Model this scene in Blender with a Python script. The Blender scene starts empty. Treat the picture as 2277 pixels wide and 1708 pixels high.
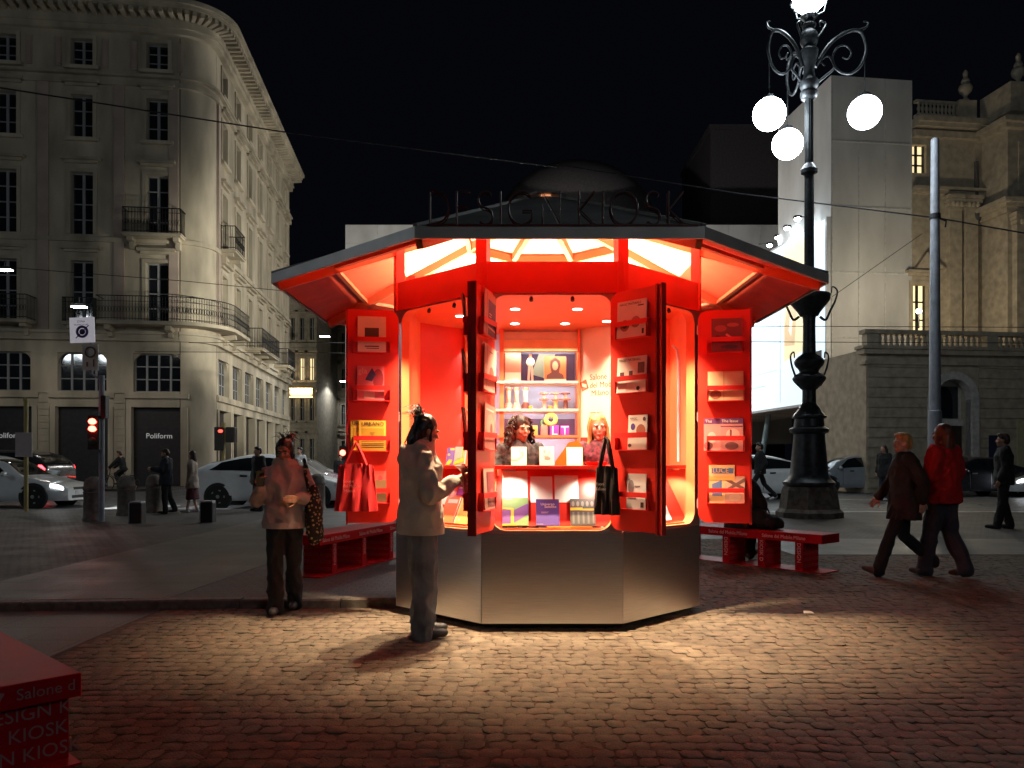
import bpy, math, random
from math import sin, cos, pi, radians, sqrt, atan2, tan
from mathutils import Vector, Matrix, noise
V = Vector
random.seed(7)
# ------------------------------------------------------------------ camera, world, exposure
F, HZ, CX, CAMH = 1780.0, 1022.0, 1138.5, 1.32      # focal length, horizon row, centre column of the 2277 px photograph; eye height
scene = bpy.context.scene
cam_data = bpy.data.cameras.new('camera')
cam = bpy.data.objects.new('camera', cam_data)
scene.collection.objects.link(cam)
cam.location = (0, 0, CAMH)
cam.rotation_euler = (radians(90), 0, 0)
cam_data.sensor_width = 36
cam_data.lens = 36 * F / 2277
cam_data.shift_y = (HZ - 854) / 2277
cam_data.clip_start = 0.05
cam_data.clip_end = 600
scene.camera = cam
world = bpy.data.worlds.new('World')
scene.world = world
world.use_nodes = True
wn = world.node_tree.nodes
wn['Background'].inputs[0].default_value = (0.55, 0.62, 1.0, 1)   # even, nearly black night sky over a lit city
wn['Background'].inputs[1].default_value = 0.0028
scene.view_settings.view_transform = 'Standard'
scene.view_settings.look = 'None'
scene.view_settings.exposure = 0.0
scene.view_settings.gamma = 1.0
scene.view_settings.use_curve_mapping = False
scene.cycles.max_bounces = 8
scene.cycles.diffuse_bounces = 4
scene.cycles.glossy_bounces = 3
scene.cycles.sample_clamp_indirect = 6.0
scene.cycles.use_denoising = True

# ------------------------------------------------------------------ helpers
COL = scene.collection
def at(px, py, Y):
    return V(((px - CX) * Y / F, Y, CAMH + (HZ - py) * Y / F))
def gnd(px, py, z=0.0):
    Y = (CAMH - z) * F / (py - HZ)
    return V(((px - CX) * Y / F, Y, z))
_mats = {}
def mat(name, col=(.5, .5, .5), rough=.6, metal=0.0, var=.12, scale=6.0, bump=0.0, bscale=40.0, emit=0.0, ecol=None,
        spec=.5, coat=0.0, stretch=None, trans=0.0, coords='Object', rvar=.0, alpha=1.0):
    if name in _mats: return _mats[name]
    m = bpy.data.materials.new(name); m.use_nodes = True
    nt = m.node_tree; N = nt.nodes; L = nt.links
    b = N['Principled BSDF']
    b.inputs['Roughness'].default_value = rough
    b.inputs['Metallic'].default_value = metal
    b.inputs['Specular IOR Level'].default_value = spec
    b.inputs['Coat Weight'].default_value = coat
    b.inputs['Transmission Weight'].default_value = trans
    b.inputs['Alpha'].default_value = alpha
    tc = N.new('ShaderNodeTexCoord'); out = tc.outputs[coords]
    if coords == 'Position':
        pass
    if stretch:
        mp = N.new('ShaderNodeMapping'); mp.inputs['Scale'].default_value = stretch
        L.new(out, mp.inputs['Vector']); out = mp.outputs['Vector']
    nz = N.new('ShaderNodeTexNoise'); nz.inputs['Scale'].default_value = scale; nz.inputs['Detail'].default_value = 6
    L.new(out, nz.inputs['Vector'])
    cr = N.new('ShaderNodeValToRGB')
    c = V(col[:3])
    lo = [max(0, x * (1 - var * 1.6)) for x in c]; hi = [min(1, x * (1 + var * 1.6)) for x in c]
    cr.color_ramp.elements[0].position = .3; cr.color_ramp.elements[0].color = (*lo, 1)
    cr.color_ramp.elements[1].position = .7; cr.color_ramp.elements[1].color = (*hi, 1)
    L.new(nz.outputs['Fac'], cr.inputs['Fac']); L.new(cr.outputs['Color'], b.inputs['Base Color'])
    if rvar:
        mr = N.new('ShaderNodeMapRange'); mr.inputs['From Min'].default_value = .3; mr.inputs['From Max'].default_value = .7
        mr.inputs['To Min'].default_value = max(.02, rough - rvar); mr.inputs['To Max'].default_value = min(1, rough + rvar)
        L.new(nz.outputs['Fac'], mr.inputs['Value']); L.new(mr.outputs['Result'], b.inputs['Roughness'])
    if bump:
        n2 = N.new('ShaderNodeTexNoise'); n2.inputs['Scale'].default_value = bscale; n2.inputs['Detail'].default_value = 5
        L.new(out, n2.inputs['Vector'])
        bp = N.new('ShaderNodeBump'); bp.inputs['Strength'].default_value = bump; bp.inputs['Distance'].default_value = .02
        L.new(n2.outputs['Fac'], bp.inputs['Height']); L.new(bp.outputs['Normal'], b.inputs['Normal'])
    if emit:
        b.inputs['Emission Color'].default_value = (*(ecol or col)[:3], 1)
        b.inputs['Emission Strength'].default_value = emit
    _mats[name] = m
    return m

class MB:
    """collects faces; build() links them as one mesh object"""
    def __init__(s, M=None):
        s.v = []; s.f = []; s.mi = []; s.M = M or Matrix.Identity(4); s.cur = 0
    def add(s, vs, fs):
        o = len(s.v); M = s.M
        s.v.extend([(M @ V(p))[:] for p in vs])
        for f in fs:
            s.f.append(tuple(i + o for i in f)); s.mi.append(s.cur)
    def box(s, x0, x1, y0, y1, z0, z1):
        s.add([(x0,y0,z0),(x1,y0,z0),(x1,y1,z0),(x0,y1,z0),(x0,y0,z1),(x1,y0,z1),(x1,y1,z1),(x0,y1,z1)],
              [(0,3,2,1),(4,5,6,7),(0,1,5,4),(1,2,6,5),(2,3,7,6),(3,0,4,7)])
        return s
    def bbox(s, x0, x1, y0, y1, z0, z1, b=.01):
        """box with chamfered vertical and top edges"""
        P = [(x0+b,y0),(x1-b,y0),(x1,y0+b),(x1,y1-b),(x1-b,y1),(x0+b,y1),(x0,y1-b),(x0,y0+b)]
        Q = [(x0+b,y0+b),(x1-b,y0+b),(x1-b,y0+b),(x1-b,y1-b),(x1-b,y1-b),(x0+b,y1-b),(x0+b,y1-b),(x0+b,y0+b)]
        vs = [(x,y,z0) for x,y in P] + [(x,y,z1-b) for x,y in P] + [(x0+b,y0+b,z1),(x1-b,y0+b,z1),(x1-b,y1-b,z1),(x0+b,y1-b,z1)]
        fs = [tuple(range(7,-1,-1))] + [(i,(i+1)%8,8+(i+1)%8,8+i) for i in range(8)]
        fs += [(8,9,17,16),(9,10,17),(10,11,18,17),(11,12,18),(12,13,19,18),(13,14,19),(14,15,16,19),(15,8,16),(16,17,18,19)]
        s.add(vs, fs); return s
    def beam(s, a, b, w, h, up=(0,0,1)):
        a, b = V(a), V(b); d = (b-a).normalized(); sd = d.cross(V(up))
        if sd.length < 1e-4: sd = d.cross(V((1,0,0)))
        sd.normalize(); u = sd.cross(d)
        c = [sd*x*w/2 + u*y*h/2 for x,y in ((-1,-1),(1,-1),(1,1),(-1,1))]
        s.add([a+k for k in c] + [b+k for k in c], [(0,3,2,1),(4,5,6,7),(0,1,5,4),(1,2,6,5),(2,3,7,6),(3,0,4,7)])
        return s
    def tube(s, pts, r, n=8, closed=False, cap=True):
        pts = [V(p) for p in pts]; k = len(pts)
        rs = r if isinstance(r, (list, tuple)) else [r]*k
        vs = []; ref = None
        for i, p in enumerate(pts):
            a = pts[(i-1) % k] if (closed or i > 0) else p
            b = pts[(i+1) % k] if (closed or i < k-1) else p
            d = (b-a)
            d = d.normalized() if d.length > 1e-9 else V((0,0,1))
            if ref is None:
                ref = d.cross(V((0,0,1)))
                if ref.length < .1: ref = d.cross(V((1,0,0)))
            x = (ref - d*ref.dot(d))
            x = x.normalized() if x.length > 1e-6 else d.orthogonal().normalized()
            ref = x; y = d.cross(x)
            for j in range(n):
                t = 2*pi*j/n
                vs.append(p + (x*cos(t) + y*sin(t))*rs[i])
        fs = []
        for i in range(k if closed else k-1):
            for j in range(n):
                fs.append((i*n+j, i*n+(j+1)%n, ((i+1)%k)*n+(j+1)%n, ((i+1)%k)*n+j))
        if cap and not closed:
            fs.append(tuple(range(n-1,-1,-1))); fs.append(tuple(range((k-1)*n, k*n)))
        s.add(vs, fs); return s
    def capsule(s, a, ra, b, rb, n=12, m=4):
        a, b = V(a), V(b); d = b-a
        L = d.length; d = d/L if L > 1e-6 else V((0,0,1))
        pts = []; rs = []
        for i in range(m):
            t = pi/2*(1-i/m); pts.append(a - d*ra*sin(t)); rs.append(max(ra*cos(t), 1e-4))
        pts.append(a); rs.append(ra); pts.append(b); rs.append(rb)
        for i in range(1, m+1):
            t = pi/2*i/m; pts.append(b + d*rb*sin(t)); rs.append(max(rb*cos(t), 1e-4))
        return s.tube(pts, rs, n)
    def lathe(s, prof, n=24, c=(0,0,0), cap=True):
        c = V(c); vs = []; k = len(prof)
        for r, z in prof:
            for j in range(n):
                t = 2*pi*(j+.5)/n; vs.append((c.x + r*cos(t), c.y + r*sin(t), c.z + z))
        fs = [(i*n+j, i*n+(j+1)%n, (i+1)*n+(j+1)%n, (i+1)*n+j) for i in range(k-1) for j in range(n)]
        if cap: fs += [tuple(range(n-1,-1,-1)), tuple(range((k-1)*n, k*n))]
        s.add(vs, fs); return s
    def ell(s, c, rx, ry, rz, n=16, m=10, R=None):
        c = V(c); vs = []
        for i in range(m+1):
            p = -pi/2 + pi*i/m
            cr = max(cos(p), 1e-3)
            for j in range(n):
                t = 2*pi*j/n; q = V((rx*cr*cos(t), ry*cr*sin(t), rz*sin(p)))
                vs.append(c + (R @ q if R else q))
        fs = [(i*n+j, i*n+(j+1)%n, (i+1)*n+(j+1)%n, (i+1)*n+j) for i in range(m) for j in range(n)]
        fs += [tuple(range(n-1,-1,-1)), tuple(range(m*n, m*n+n))]
        s.add(vs, fs); return s
    def loft(s, rings, n=20):
        """rings: (x, y, z, rx, ry[, power]) horizontal ellipses, closed both ends"""
        vs = []
        for r in rings:
            x, y, z, rx, ry = r[:5]; pw = r[5] if len(r) > 5 else 1.0
            for j in range(n):
                t = 2*pi*j/n; ct, st = cos(t), sin(t)
                vs.append((x + rx*math.copysign(abs(ct)**pw, ct), y + ry*math.copysign(abs(st)**pw, st), z))
        k = len(rings)
        fs = [(i*n+j, i*n+(j+1)%n, (i+1)*n+(j+1)%n, (i+1)*n+j) for i in range(k-1) for j in range(n)]
        fs += [tuple(range(n-1,-1,-1)), tuple(range((k-1)*n, k*n))]
        s.add(vs, fs); return s
    def prism(s, poly, y0, y1):
        """polygon in x,z extruded along y (seen from -y counter-clockwise)"""
        k = len(poly)
        s.add([(x,y0,z) for x,z in poly] + [(x,y1,z) for x,z in poly],
              [tuple(range(k)), tuple(range(2*k-1,k-1,-1))] + [(i,k+i,k+(i+1)%k,(i+1)%k) for i in range(k)])
        return s
    def hprism(s, poly, z0, z1):
        k = len(poly)
        s.add([(x,y,z0) for x,y in poly] + [(x,y,z1) for x,y in poly],
              [tuple(range(k-1,-1,-1)), tuple(range(k,2*k))] + [(i,(i+1)%k,k+(i+1)%k,k+i) for i in range(k)])
        return s
    def quad(s, *p):
        s.add(p, [tuple(range(len(p)))]); return s
    def mesh(s, name, mats, smooth=None):
        me = bpy.data.meshes.new(name)
        me.from_pydata(s.v, [], s.f)
        for m in (mats if isinstance(mats, (list, tuple)) else [mats]): me.materials.append(m)
        if any(s.mi): me.polygons.foreach_set('material_index', s.mi)
        if smooth:
            me.polygons.foreach_set('use_smooth', [True]*len(s.f))
            me.set_sharp_from_angle(angle=radians(smooth))
        me.update()
        return me
    def build(s, name, mats, parent=None, smooth=None, M=None, **tags):
        return link(s.mesh(name, mats, smooth), name, parent, M, **tags)

def smooth_path(P, k=4):
    """Catmull-Rom through points of any dimension"""
    out = []; n = len(P)
    for i in range(n-1):
        p0, p1, p2, p3 = P[max(0,i-1)], P[i], P[i+1], P[min(n-1,i+2)]
        for j in range(k):
            t = j/k
            out.append(tuple(.5*((2*b) + (-a+c)*t + (2*a-5*b+4*c-d)*t*t + (-a+3*b-3*c+d)*t**3) for a, b, c, d in zip(p0, p1, p2, p3)))
    out.append(tuple(P[-1])); return out
def link(me, name, parent=None, M=None, **tags):
    o = bpy.data.objects.new(name, me); COL.objects.link(o)
    if parent is not None: o.parent = parent
    if M is not None: o.matrix_local = M
    for k, v in tags.items(): o[k] = v
    return o
def empty(name, loc=(0,0,0), rz=0.0, label=None, category=None, group=None, M=None):
    o = bpy.data.objects.new(name, None); COL.objects.link(o)
    o.empty_display_size = .1
    if M is not None: o.matrix_local = M
    else: o.location = loc; o.rotation_euler = (0, 0, rz)
    if label: o['label'] = label
    if category: o['category'] = category
    if group: o['group'] = group
    return o
def T(x=0, y=0, z=0, rz=0.0, rx=0.0, ry=0.0):
    return Matrix.Translation((x,y,z)) @ Matrix.Rotation(rz,4,'Z') @ Matrix.Rotation(ry,4,'Y') @ Matrix.Rotation(rx,4,'X')
def copy_tree(o, parent=None, M=None, **tags):
    c = o.copy(); COL.objects.link(c); c.parent = parent
    if M is not None: c.matrix_local = M
    for k, v in tags.items(): c[k] = v
    for ch in o.children: copy_tree(ch, c)
    return c
TEXTS = []
def text(body, size, m, parent, M, name='lettering', align='CENTER', extrude=.0008, sx=1.0):
    cu = bpy.data.curves.new(name, 'FONT'); cu.body = body; cu.size = size; cu.align_x = align; cu.extrude = extrude
    cu.resolution_u = 3; cu.materials.append(m)
    o = bpy.data.objects.new(name, cu); COL.objects.link(o); o.parent = parent
    o.matrix_local = M @ Matrix.Rotation(pi/2, 4, 'X') @ Matrix.Diagonal((sx,1,1,1))
    TEXTS.append(o)
    return o
def light(kind, name, energy, col, parent, M, size=.05, spot=None, blend=.3, sy=None):
    l = bpy.data.lights.new(name, kind); l.energy = energy; l.color = col
    if kind == 'AREA':
        l.size = size
        if sy: l.shape = 'RECTANGLE'; l.size_y = sy
    else: l.shadow_soft_size = size
    if kind == 'SPOT': l.spot_size = radians(spot); l.spot_blend = blend
    o = bpy.data.objects.new(name, l); COL.objects.link(o); o.parent = parent; o.matrix_local = M
    return o
PENDING = []
def blob(b, name, m, parent, voxel=.012, smooth=4, fold=0.0, fscale=.12, M=None, adapt=0):
    """many overlapping closed shapes grown together into ONE continuous surface"""
    o = b.build(name, m, parent, None, M)
    r = o.modifiers.new('r', 'REMESH'); r.mode = 'VOXEL'; r.voxel_size = voxel; r.use_smooth_shade = True
    if smooth:
        sm = o.modifiers.new('s', 'SMOOTH'); sm.factor = .5; sm.iterations = smooth
    PENDING.append((o, fold, fscale))
    return o
def finish_blobs():
    dg = bpy.context.evaluated_depsgraph_get()
    done = []
    for o, fold, fs in PENDING:
        me = bpy.data.meshes.new_from_object(o.evaluated_get(dg))
        done.append((o, me, fold, fs))
    flatm = [(o, bpy.data.meshes.new_from_object(o.evaluated_get(dg))) for o in TEXTS]
    for o, me in flatm:                       # lettering becomes plain mesh parts
        par, M = o.parent, o.matrix_local.copy(); nm = o.name.split('.')[0]
        bpy.data.objects.remove(o)
        link(me, nm, par, M)
    for o, me, fold, fs in done:
        if fold:
            seed = random.random()*50
            co = []
            for v in me.vertices:
                p = v.co
                q = V((p.x/fs + seed + p.z*2.5, p.y/fs, p.z/(fs*1.5) - p.x*1.8))
                d = .35 - abs(noise.noise(q))*2.4 + .35*noise.noise(q*2.7)
                co.extend((p + v.normal*fold*d)[:])
            me.vertices.foreach_set('co', co)
        me.polygons.foreach_set('use_smooth', [True]*len(me.polygons))
        me.update()
        o.modifiers.clear()
        o.data = me
# ------------------------------------------------------------------ shared materials
WARM = (1.0, .80, .56)
RED = mat('red_paint', (.78, .032, .018), .40, var=.08, scale=2.2, rvar=.10, bump=.03, bscale=120)
REDDARK = mat('red_strap', (.72, .022, .018), .45, var=.05)
REDGLOSS = mat('red_gloss', (.46, .006, .013), .42, var=.05, coat=0, spec=.10, bump=.05, bscale=9)
ORANGE = mat('orange_paint', (.88, .195, .075), .45, var=.05, scale=3)
CREAM = mat('cream_paint', (.86, .68, .52), .6, var=.04, scale=3)
STEEL = mat('brushed_steel', (.74, .74, .75), .30, metal=1.0, var=.06, scale=5, stretch=(1,1,60), bump=.012, bscale=30)
STEELEDGE = mat('steel_frame', (.70, .70, .74), .35, metal=.9, var=.04)
ROOFGREY = mat('roof_sheet', (.24, .235, .22), .55, metal=.2, var=.18, scale=4)
BLACK = mat('black_rubber', (.012, .012, .013), .6, var=.2)
WHITEPRINT = mat('white_print', (.80, .80, .78), .5, var=.03)
DARKMETAL = mat('dark_metal', (.03, .03, .033), .45, metal=.6, var=.15)
CASTIRON = mat('cast_iron', (.045, .05, .055), .42, metal=.4, var=.25, scale=9, bump=.15, bscale=60)
GLASSDARK = mat('dark_glass', (.012, .014, .018), .06, var=.1, spec=.8)
def flat(name, c=(.5,.5,.5), r=.5, **k): return mat(name, c, r, var=k.pop('var', .06), **k)
# ------------------------------------------------------------------ ground
COBBLE = mat('cobble_stone', (.168, .128, .095), .78, var=.24, scale=9.3, bump=.5, bscale=85, rvar=.12, spec=.25)
SANDJOINT = mat('joint_sand', (.095, .066, .046), .95, var=.3, scale=20, bump=.5, bscale=60)
def paving_mat(name, col, sx, sy, joint=.55, rough=.6):
    m = mat(name, col, rough, var=.22, scale=1.4, bump=0, coords='Object', rvar=.12)
    nt = m.node_tree; N = nt.nodes; L = nt.links; b = N['Principled BSDF']
    tc = N.new('ShaderNodeTexCoord')
    br = N.new('ShaderNodeTexBrick'); br.inputs['Scale'].default_value = 1.0
    br.inputs['Brick Width'].default_value = sx; br.inputs['Row Height'].default_value = sy; br.inputs['Mortar Size'].default_value = .008
    br.inputs['Mortar Smooth'].default_value = .4
    br.inputs['Color1'].default_value = (1,1,1,1); br.inputs['Color2'].default_value = (.72,.72,.72,1); br.inputs['Mortar'].default_value = (joint*.5,)*3 + (1,)
    L.new(tc.outputs['Object'], br.inputs['Vector'])
    mx = N.new('ShaderNodeMixRGB'); mx.blend_type = 'MULTIPLY'; mx.inputs[0].default_value = .9
    src = b.inputs['Base Color'].links[0].from_socket
    L.new(src, mx.inputs[1]); L.new(br.outputs['Color'], mx.inputs[2]); L.new(mx.outputs[0], b.inputs['Base Color'])
    nz = N.new('ShaderNodeTexNoise'); nz.inputs['Scale'].default_value = 60
    L.new(tc.outputs['Object'], nz.inputs['Vector'])
    ad = N.new('ShaderNodeMath'); ad.operation = 'MULTIPLY_ADD'; ad.inputs[1].default_value = -1.4
    L.new(br.outputs['Fac'], ad.inputs[0]); L.new(nz.outputs['Fac'], ad.inputs[2])
    bp = N.new('ShaderNodeBump'); bp.inputs['Strength'].default_value = .5; bp.inputs['Distance'].default_value = .012
    L.new(ad.outputs[0], bp.inputs['Height']); L.new(bp.outputs['Normal'], b.inputs['Normal'])
    return m
SETTS = paving_mat('far_setts', (.085, .074, .066), .12, .10)
FLAGS = paving_mat('smooth_flags', (.115, .104, .094), .9, .45, .8, .5)
ASPHALT = mat('asphalt', (.075, .078, .085), .42, var=.3, scale=2.5, bump=.25, bscale=90, rvar=.16)
KERBST = mat('kerb_granite', (.14, .118, .105), .7, var=.25, scale=14, bump=.25, bscale=70)

KX, KY = .309, 7.463                      # centre of the kiosk on the ground
piazza = MB().box(-120, 120, -60, 190, -.40, -.0055).build('piazza', SANDJOINT, kind='structure')
road = MB().box(-90, 90, 19.9, 33.2, -.02, .002).build('road', ASPHALT, kind='structure')
MB().box(-18.2, -5, 33.2, 150, -.02, .0015).build('side_street', ASPHALT, kind='structure')
MB().box(3.0, 60, 13.3, 19.9, -.0050, -.002).build('far_paving', SETTS, kind='structure')
MB().box(-60, -8, -2, 6.7, -.0050, -.002).build('side_paving', SETTS, kind='structure')
line_m = flat('road_paint', (.62, .62, .60), .6, var=.2, scale=9)
for i in range(6):
    MB().box(-26 + i*9, -23 + i*9, 26.35, 26.5, .002, .006).build('lane_marking', line_m, road)
for x in (-11.0, -10.0, -9.0, -8.0):
    MB().box(x, x + .5, 20.3, 23.0, .002, .006).build('crossing_stripe', line_m, road)
MB().box(-60, 60, 20.15, 20.3, .002, .006).build('edge_marking', line_m, road)

def kerb_y(x):                            # front line of the raised pavement left of the kiosk
    if x < -2.3: return 7.12 - (-2.3 - x)*.075
    return 7.12 + (x + 2.3)*.045
poly = [(x, kerb_y(x) + .14) for x in (-60, -6, -4, -2.3, -1.2, -.15)] + [(-.15, 19.9), (-60, 19.9)]
pavement = MB().hprism(poly, -.03, .068).build('pavement', SETTS, kind='structure')
MB().hprism([(-5.25, kerb_y(-5.25)+.16), (-3.1, kerb_y(-3.1)+.16), (-2.2, 19.7), (-5.25, 19.7)], .0685, .0725).build('stone_band', FLAGS, kind='structure')
MB().hprism([(-5.25, .5), (-3.1, .5), (-3.1, kerb_y(-3.1)-.01), (-5.25, kerb_y(-5.25)-.01)], -.0050, -.0005).build('stone_band', FLAGS, kind='structure')
MB().box(3.9, 40, 11.1, 13.3, -.0050, .002).build('stone_band', FLAGS, kind='structure')
x = -9.0; k = 0
while x < -.3:
    w = random.uniform(.85, 1.15); x1 = min(x + w, -.15)
    b = MB(); ya, yb = kerb_y(x), kerb_y(x1); dz = random.uniform(-.004, .004)
    g = .006; z1 = .076 + dz
    b.add([(x+g,ya,-.03),(x1-g,yb,-.03),(x1-g,yb,z1-.015),(x+g,ya,z1-.015),(x+g,ya+.015,z1),(x1-g,yb+.015,z1),(x1-g,yb+.138,z1),(x+g,ya+.138,z1),(x1-g,yb+.138,-.03),(x+g,ya+.138,-.03)],
          [(0,1,2,3),(3,2,5,4),(4,5,6,7),(1,8,6,5,2),(9,0,3,4,7),(7,6,8,9)])
    b.build('kerb_stone', KERBST, pavement); x = x1
far_kerb = MB().box(-60, -.15, 19.9, 20.1, -.02, .074).build('kerb', KERBST, kind='structure')

# cobbles: rows of uneven 10 cm setts; the nearest 300 are single stones, the rest one mass
def cobble_shape(b, cx, cy, w, d, rnd, z=0.0):
    j = lambda s: rnd.uniform(-s, s)
    hw, hd = w/2, d/2
    c = [(-hw+j(.008), -hd+j(.007)), (hw+j(.008), -hd+j(.007)), (hw+j(.008), hd+j(.007)), (-hw+j(.008), hd+j(.007))]
    # eight-sided outline with knocked-off corners
    o8 = []
    for i in range(4):
        p, q, r_ = c[i-1], c[i], c[(i+1) % 4]
        t = rnd.uniform(.14, .26)
        o8.append((q[0]+(p[0]-q[0])*t, q[1]+(p[1]-q[1])*t)); o8.append((q[0]+(r_[0]-q[0])*t, q[1]+(r_[1]-q[1])*t))
    tx, ty = j(.05), j(.05)
    zt = z + j(.003)
    top = [(x*.86, y*.84, zt + x*tx + y*ty) for x, y in o8]
    mid = [(x, y, zt - .0034 + x*tx + y*ty) for x, y in o8]
    bot = [(x*.98, y*.98, -.05) for x, y in o8]
    vs = [(cx+x, cy+y, zz) for x, y, zz in top + mid + bot]
    fs = [tuple(range(8))]
    for i in range(8):
        k = (i+1) % 8
        fs += [(8+i, 8+k, k, i), (16+i, 16+k, 8+k, 8+i)]
    b.add(vs, fs)
rnd = random.Random(3)
single_shapes = []
for i in range(14):
    b = MB(); cobble_shape(b, 0, 0, .104 + (i % 3 - 1)*.009, .099, rnd); single_shapes.append(b.mesh('cobble', COBBLE, 28))
cells = []
y = 3.0
while y < 13.3:
    d = rnd.uniform(.096, .112)
    lim = .67*y + .5
    x = -lim + rnd.uniform(0, .1)
    while x < lim:
        w = rnd.choice((.085, .1, .1, .11, .118, .13)) if y > 4.2 else rnd.choice((.095, .104, .113))
        cx, cy = x + w/2, y + d/2 + .016*sin(x*1.3 + y*2.1) + .03*sin(x*.55 + .7*y)
        x += w
        r8 = max(abs(cx-KX), abs(cy-KY), (abs(cx-KX)+abs(cy-KY))*.7071)
        if r8 < 1.12: continue
        if cx < -.1 and cy > kerb_y(cx) - .05: continue
        if -5.3 < cx < -3.05: continue
        if cy > 11.05 and cx > 3.85: continue
        if cx < -8: continue
        cells.append((cx, cy, w - .0025, d - .004))
    y += d
inview = sorted([c for c in cells if c[1] > 3.42 and abs(c[0]) < .65*c[1]], key=lambda c: c[1])
near = set(inview[:300])
b = MB()
for c in cells:
    if c in near: continue
    cobble_shape(b, *c, rnd)
b.build('cobbles', COBBLE, piazza, 28, kind='stuff')
for i, c in enumerate(inview[:300]):
    me = single_shapes[i*5 % 14]
    o = link(me, 'cobble', piazza)
    o.matrix_local = T(c[0], c[1], rnd.uniform(-.003, .003), rnd.choice((0, pi)) + rnd.uniform(-.03, .03)) @ Matrix.Diagonal((c[2]/.104, c[3]/.099, 1, 1))

# ------------------------------------------------------------------ facades
class Fac:
    """frame on a wall: s along the wall (to the viewer's right), d outwards, z up"""
    def __init__(self, o, u):
        u = V((u[0], u[1], 0)).normalized(); self.u = u; self.n = V((u.y, -u.x, 0))
        self.M = Matrix(((u.x, -self.n.x, 0, o[0]), (u.y, -self.n.y, 0, o[1]), (0, 0, 1, 0), (0, 0, 0, 1)))
    # local x = s, local y = inwards, z = up
def wall_holes(b, s0, s1, z0, z1, holes, depth=.35, y=0.0):
    """front sheet of a wall with rectangular openings and their reveals"""
    xs = sorted({s0, s1, *[h[0] for h in holes], *[h[1] for h in holes]})
    zs = sorted({z0, z1, *[h[2] for h in holes], *[h[3] for h in holes]})
    xs = [x for x in xs if s0 <= x <= s1]; zs = [z for z in zs if z0 <= z <= z1]
    for i in range(len(xs)-1):
        for k in range(len(zs)-1):
            mx, mz = (xs[i]+xs[i+1])/2, (zs[k]+zs[k+1])/2
            if any(h[0] < mx < h[1] and h[2] < mz < h[3] for h in holes): continue
            b.quad((xs[i],y,zs[k]), (xs[i+1],y,zs[k]), (xs[i+1],y,zs[k+1]), (xs[i],y,zs[k+1]))
    for h in holes:
        a, c, e, g = h[:4]
        b.quad((a,y,e),(a,y,g),(a,y+depth,g),(a,y+depth,e)); b.quad((c,y,e),(c,y+depth,e),(c,y+depth,g),(c,y,g))
        b.quad((a,y,g),(c,y,g),(c,y+depth,g),(a,y+depth,g)); b.quad((a,y,e),(a,y+depth,e),(c,y+depth,e),(c,y,e))
STUCCO = mat('pale_stucco', (.47, .405, .30), .85, var=.24, scale=.8, bump=.2, bscale=25, stretch=(1,1,.35))
STONE = mat('warm_stone', (.42, .36, .27), .85, var=.15, scale=3.2, bump=.2, bscale=18)
PINKST = mat('pink_render', (.43, .34, .28), .85, var=.12, scale=.7)
WFRAME = mat('window_paint', (.30, .30, .30), .5, var=.05)
SHUTDARK = mat('shop_shutter', (.022, .018, .018), .5, var=.2)
RAIL = mat('wrought_iron', (.015, .014, .013), .5, metal=.5)
_win = {}
def window_meshes(w, h, cols, rows, arch):
    key = (w, h, cols, rows, arch)
    if key in _win: return _win[key]
    fr = MB(); t = .055
    fr.box(-w/2, -w/2+t, .0, .07, 0, h); fr.box(w/2-t, w/2, .0, .07, 0, h); fr.box(-w/2+t, w/2-t, .0, .07, 0, t); fr.box(-w/2+t, w/2-t, .0, .07, h-t, h)
    for i in range(1, cols):
        x = -w/2 + w*i/cols; ww = .045 if cols > 2 else .06
        fr.box(x-ww, x+ww, -.01, .07, t, h-t)
    for i in range(1, rows):
        z = h*i/rows
        fr.box(-w/2+t, w/2-t, .012, .06, z-.025, z+.025)
    if arch:                                 # masonry filling the upper corners of the opening
        for sg in (-1, 1):
            pts = [(sg*w/2, h+.002), (sg*w/2, h-arch)]
            for i in range(7):
                a = pi/2*i/6; pts.append((sg*(w/2-arch+arch*cos(a)), h-arch+arch*sin(a)))
            if sg > 0: pts = pts[::-1]
            fr.cur = 1; fr.prism(pts, -.16, .02)
    pa = MB().box(-w/2+.02, w/2-.02, .03, .04, .02, h-.02)
    fm, pm = fr.mesh('window', [WFRAME, STUCCO]), pa.mesh('pane', GLASSDARK)
    _win[key] = (fm, pm); return _win[key]
def window(parent, M, s, z, w, h, cols=2, rows=3, arch=0, inset=.22, trim=None):
    fm, pm = window_meshes(w, h, cols, rows, arch)
    o = link(fm, 'window', parent, M @ T(s, inset, z)); link(pm, 'pane', o)
    if trim:
        key = ('t', w, h, inset) + trim
        if key not in _win:
            sb = MB(M=T(0, -inset, 0)); surround(sb, 0, 0, w, h, hood=trim[0], sill=trim[1]); _win[key] = sb.mesh('surround', STUCCO if trim[2] == 'stucco' else STONE)
        link(_win[key], 'surround', o)
    return o
def surround(b, s, z0, w, h, t=.16, proud=.07, hood=True, sill=True):
    b.box(s-w/2-t, s-w/2, -proud, 0, z0, z0+h+t); b.box(s+w/2, s+w/2+t, -proud, 0, z0, z0+h+t); b.box(s-w/2, s+w/2, -proud, 0, z0+h, z0+h+t)
    if hood:
        b.box(s-w/2-t-.05, s+w/2+t+.05, -.14, 0, z0+h+t+.22, z0+h+t+.34); b.box(s-w/2-t-.18, s+w/2+t+.18, -.30, 0, z0+h+t+.34, z0+h+t+.46)
    if sill:
        b.box(s-w/2-t-.1, s+w/2+t+.1, -.20, 0, z0-.16, z0-.002)
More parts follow.
